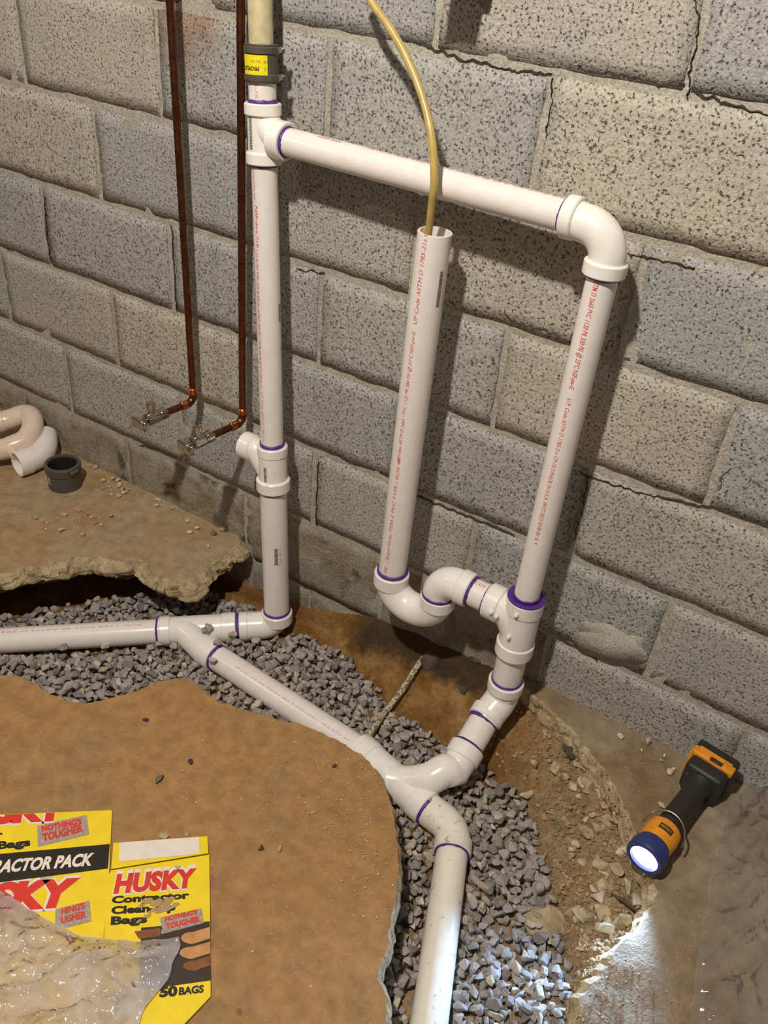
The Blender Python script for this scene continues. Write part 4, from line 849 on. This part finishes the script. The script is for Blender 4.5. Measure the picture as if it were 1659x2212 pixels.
ctext(sp_, 'Contractor', (241, 1951), (409, 1940), (242, 1936), 'card_black', 0.0009, 0.05); ctext(sp_, 'Clean-Up', (240, 1974), (379, 1966), (241, 1958), 'card_black', 0.0009, 0.05); ctext(sp_, 'Bags', (239, 1997), (318, 1992), (240, 1980), 'card_black', 0.0009, 0.05)
# scuffed patch where the print is torn away
for (cx_, cy_, hw_, hh_) in ((318, 1946, 13, 6), (340, 1950, 16, 8), (362, 1946, 15, 9), (352, 1964, 17, 7), (330, 1966, 10, 4), (306, 1956, 8, 4), (318, 1978, 9, 4), (300, 1990, 6, 3), (378, 1955, 9, 5)):
    q = []
    for i in range(18):
        t_ = 2 * PI * i / 18; rr = 1 + .6 * noise.noise((math.cos(t_) * 2 + cx_, math.sin(t_) * 2, 3)); q.append((cx_ + math.cos(t_) * hw_ * rr, cy_ + math.sin(t_) * hh_ * rr - math.cos(t_) * 4))
    panel(q, 'scuff', 'raw_card', 0.0013, 0, sp_)
q2 = [(290, 2012), (348, 2004), (345, 2022), (300, 2028)]
panel(q2, 'photo_print', 'skin_dark', 0.0007, 0, sp_); panel([(305, 2004), (453, 1990), (455, 2118), (300, 2140)], 'photo_print', 'card_brown', 0.0006, 0, sp_)
panel([(348, 2018), (440, 1994), (438, 1992), (349, 2008)], 'photo_print', 'card_grey', 0.0007, 0, sp_)
for (cx_, cy_, hw_, hh_, mt) in ((425, 2022, 34, 13, 'skin_print'), (424, 2054, 36, 13, 'skin_print'), (428, 2082, 32, 11, 'skin_dark')):
    q = []
    for i in range(18):
        t_ = PI / 2 + PI * i / 17; q.append((cx_ - hw_ * .25 + math.cos(t_) * hw_ * .75, cy_ + 4 + math.sin(t_) * hh_))
    q += [(454, cy_ - hh_ - 7), (454, cy_ + hh_ - 8)]; panel(q, 'finger_print', mt, 0.0010, 0, sp_)
stamp(sp_, [(345, 1982), (435, 1962), (440, 1993), (352, 2013)], ("NOTHING'S", (356, 1990), (426, 1974), (356, 1980)), ('TOUGHER', (358, 2007), (432, 1990), (358, 1995)), 0.0014)
panel([(300, 2140), (455, 2118), (455, 2152), (395, 2215), (330, 2290), (290, 2290)], 'lower_print', 'card_yellow', 0.0008, 0, sp_)
ctext(sp_, '50', (344, 2153), (383, 2150), (345, 2132), 'card_black', 0.0014, 0.06); ctext(sp_, 'BAGS', (386, 2149), (440, 2143), (387, 2133), 'card_black', 0.0014, 0.045)

# ------------------------------------------------------------------ plastic sheets
def sheet(name, outline, hf, mat, label, step=0.005):
    pts = []
    n = len(outline)
    for i in range(n):
        a, b = outline[i], outline[(i + 1) % n]; k = max(1, int((b - a).length / step))
        for j in range(k):
            q = a + (b - a) * (j / k); pts.append(q + V2(noise.noise((q.x * 40, q.y * 40, 1)), noise.noise((q.x * 40, q.y * 40, 4))) * 0.004)
    N = len(pts); gx = np.arange(min(q.x for q in pts), max(q.x for q in pts), step); gy = np.arange(min(q.y for q in pts), max(q.y for q in pts), step)
    GX, GY = np.meshgrid(gx, gy); ok = inside(pts, GX, GY) & (pdist(pts, GX, GY, True) > step * .6)
    D_ = pts + [V2(float(a), float(b)) for a, b in zip(GX[ok], GY[ok])]
    res = delaunay_2d_cdt(D_, [(i, (i + 1) % N) for i in range(N)], [], 1, 1e-6); m = MB()
    ed = pdist(pts, np.array([q.x for q in res[0]]), np.array([q.y for q in res[0]]), True)
    m.add([(q.x, q.y, hf(q.x, q.y, float(e_))) for q, e_ in zip(res[0], ed)], res[2], True)
    o = m.build(name, M[mat]); return tag(o, label, 'plastic sheet')
def h1(x, y, e_):
    a_ = x * 0.8 + y * 0.6; b_ = -x * 0.6 + y * 0.8
    r1 = (1 - abs(noise.noise((a_ * 7, b_ * 17, 2.0))) * 2) ** 3 if abs(noise.noise((a_ * 7, b_ * 17, 2.0))) < .5 else 0; k2 = abs(noise.noise((a_ * 22, b_ * 40, 5.0))); r2 = max(0, 1 - k2 * 3)
    k3 = abs(noise.noise((x * 75, y * 75, 8.0)))
    return 0.009 + sm(e_ / .06) * (0.016 + 0.016 * r1) + 0.006 * r2 * sm(e_ / .02) + 0.0012 * max(0, 1 - 3 * k3) * sm(e_ / .01)
ol = wpts([(-120, 1880), (20, 1930), (60, 1958), (120, 1992), (170, 2012), (215, 2022), (280, 2028), (335, 2024), (385, 2020), (388, 2040), (370, 2090), (350, 2130), (318, 2165), (290, 2230), (280, 2330), (-120, 2330)], 0.015)
sheet('plastic_bag', ol, h1, 'sheet', 'crumpled clear plastic bag lying over the yellow cardboard')
def h2(x, y, e_):
    r1 = 1 - abs(noise.noise((x * 12 + y * 3, y * 3, 7.0))) * 2; r2 = 1 - abs(noise.noise((x * 30 + y * 8, y * 9, 3.0))) * 2
    k4 = abs(noise.noise((x * 20 - y * 6, y * 4, 13.0)))
    return 0.010 + sm(e_ / .08) * (0.010 + 0.008 * max(0, r1)) + 0.003 * max(0, r2) + 0.010 * max(0, 1 - 6 * k4) * sm(e_ / .02) + 0.002 * noise.noise((x * 60, y * 60, 1))
ol = wpts([(1700, 1655), (1610, 1690), (1572, 1745), (1545, 1850), (1530, 1950), (1510, 2050), (1498, 2140), (1488, 2260), (1490, 2360), (1760, 2360), (1800, 1900)], 0.015)
sheet('plastic_sheet', ol, h2, 'sheet2', 'dusty translucent plastic sheet in the bottom right corner')

# ------------------------------------------------------------------ used fittings on the slab along the wall
RT = 0.0310
o = empty('plumbing_trap', at(45, 985, z=0), 'used grey-pink plastic trap bend lying against the wall', 'pipe fitting')
tp = [at(-70, 915, z=0.085), at(-20, 913, z=0.088), at(15, 908, z=0.092)] + [at(52, 896, z=0.096), at(68, 902, z=0.100), at(70, 925, z=0.088), at(55, 950, z=0.070), at(30, 962, z=0.062)] + [at(8, 970, z=0.055), at(-40, 976, z=0.050)]
w = MB(); w.sweep(spline(tp, 6), RT * 0.92, 32); w.build('bend', M['pvc_old'], o)
hub(o, at(-8, 913, z=0.088), at(10, 909, z=0.091), RT * 1.03, 'pvc_old', name='collar'); hub(o, at(36, 967, z=0.056), at(20, 973, z=0.050), RT * 1.02, 'pvc_old', name='collar')
o = empty('pipe_elbow', at(70, 1020, z=0), 'loose white plastic elbow with open end facing out, left corner', 'pipe fitting')
ep = [at(44, 1001, z=0.036), at(62, 995, z=0.036), at(86, 982, z=0.038), at(97, 962, z=0.044), at(97, 940, z=0.052)]
w = MB(); w.sweep(spline(ep, 6), RT * 1.06, 32, caps=False); w.build('bend', M['pvc'], o)
ax_ = (ep[0] - ep[1]).normalized(); w = MB(); w.lathe(ep[0] + ax_ * 0.010, -ax_, [(0.034, RT * 1.06), (0.034, RT * 1.13), (0.001, RT * 1.13), (0, RT * 1.1), (0, RT * .98), (0.034, RT * .96), (.034, 0)], 36); w.build('socket', M['pvc'], o)
o = empty('rubber_coupling', at(140, 1052, z=0), 'short black rubber coupling standing on the slab', 'coupling')
cc = at(142, 1048, z=0.0); cc.z = 0; cr_ = 0.044
w = MB(); w.lathe(cc, Vector((0, 0, 1)), [(0.001, cr_ * .8), (0.001, cr_ * .94), (.004, cr_ * .98), (.046, cr_ * .98), (.048, cr_ * 1.04), (.068, cr_ * 1.06), (.071, cr_ * 1.02), (.071, cr_ * .86), (.066, cr_ * .84), (.006, cr_ * .84), (.006, 0)], 40); w.build('sleeve', M['rubber'], o)
w = MB(); w.lathe(cc, Vector((0, 0, 1)), [(.0060, cr_ * .832), (.0064, 0.0)], 32); w.lathe(cc, Vector((0, 0, 1)), [(.0062, cr_ * .835), (.0655, cr_ * .835)], 32); w.build('lining', M['rubber_in'], o)
w = MB(); q = cc + Vector((cr_ * 1.05, -.004, .062)); w.lathe(q - Vector((0, .012, 0)), Vector((0, 1, 0)), [(0, 0), (0, .006), (.005, .006), (.005, .004), (.024, .004), (.024, 0)], 12); w.build('clamp_screw', M['steel'], o)
nfa = Vector((CAM.x - cc.x, CAM.y - cc.y, 0)).normalized(); th0 = math.atan2(nfa.y, nfa.x) - 1.15
w = MB(); w.add([cc + Vector((math.cos(th0 + a_) * cr_ * .985, math.sin(th0 + a_) * cr_ * .985, z_)) for z_ in (.020, .046) for a_ in (-.16, 0, .16)], [(0, 1, 4, 3), (1, 2, 5, 4)], True); w.build('sticker', M['card_grey'], o)
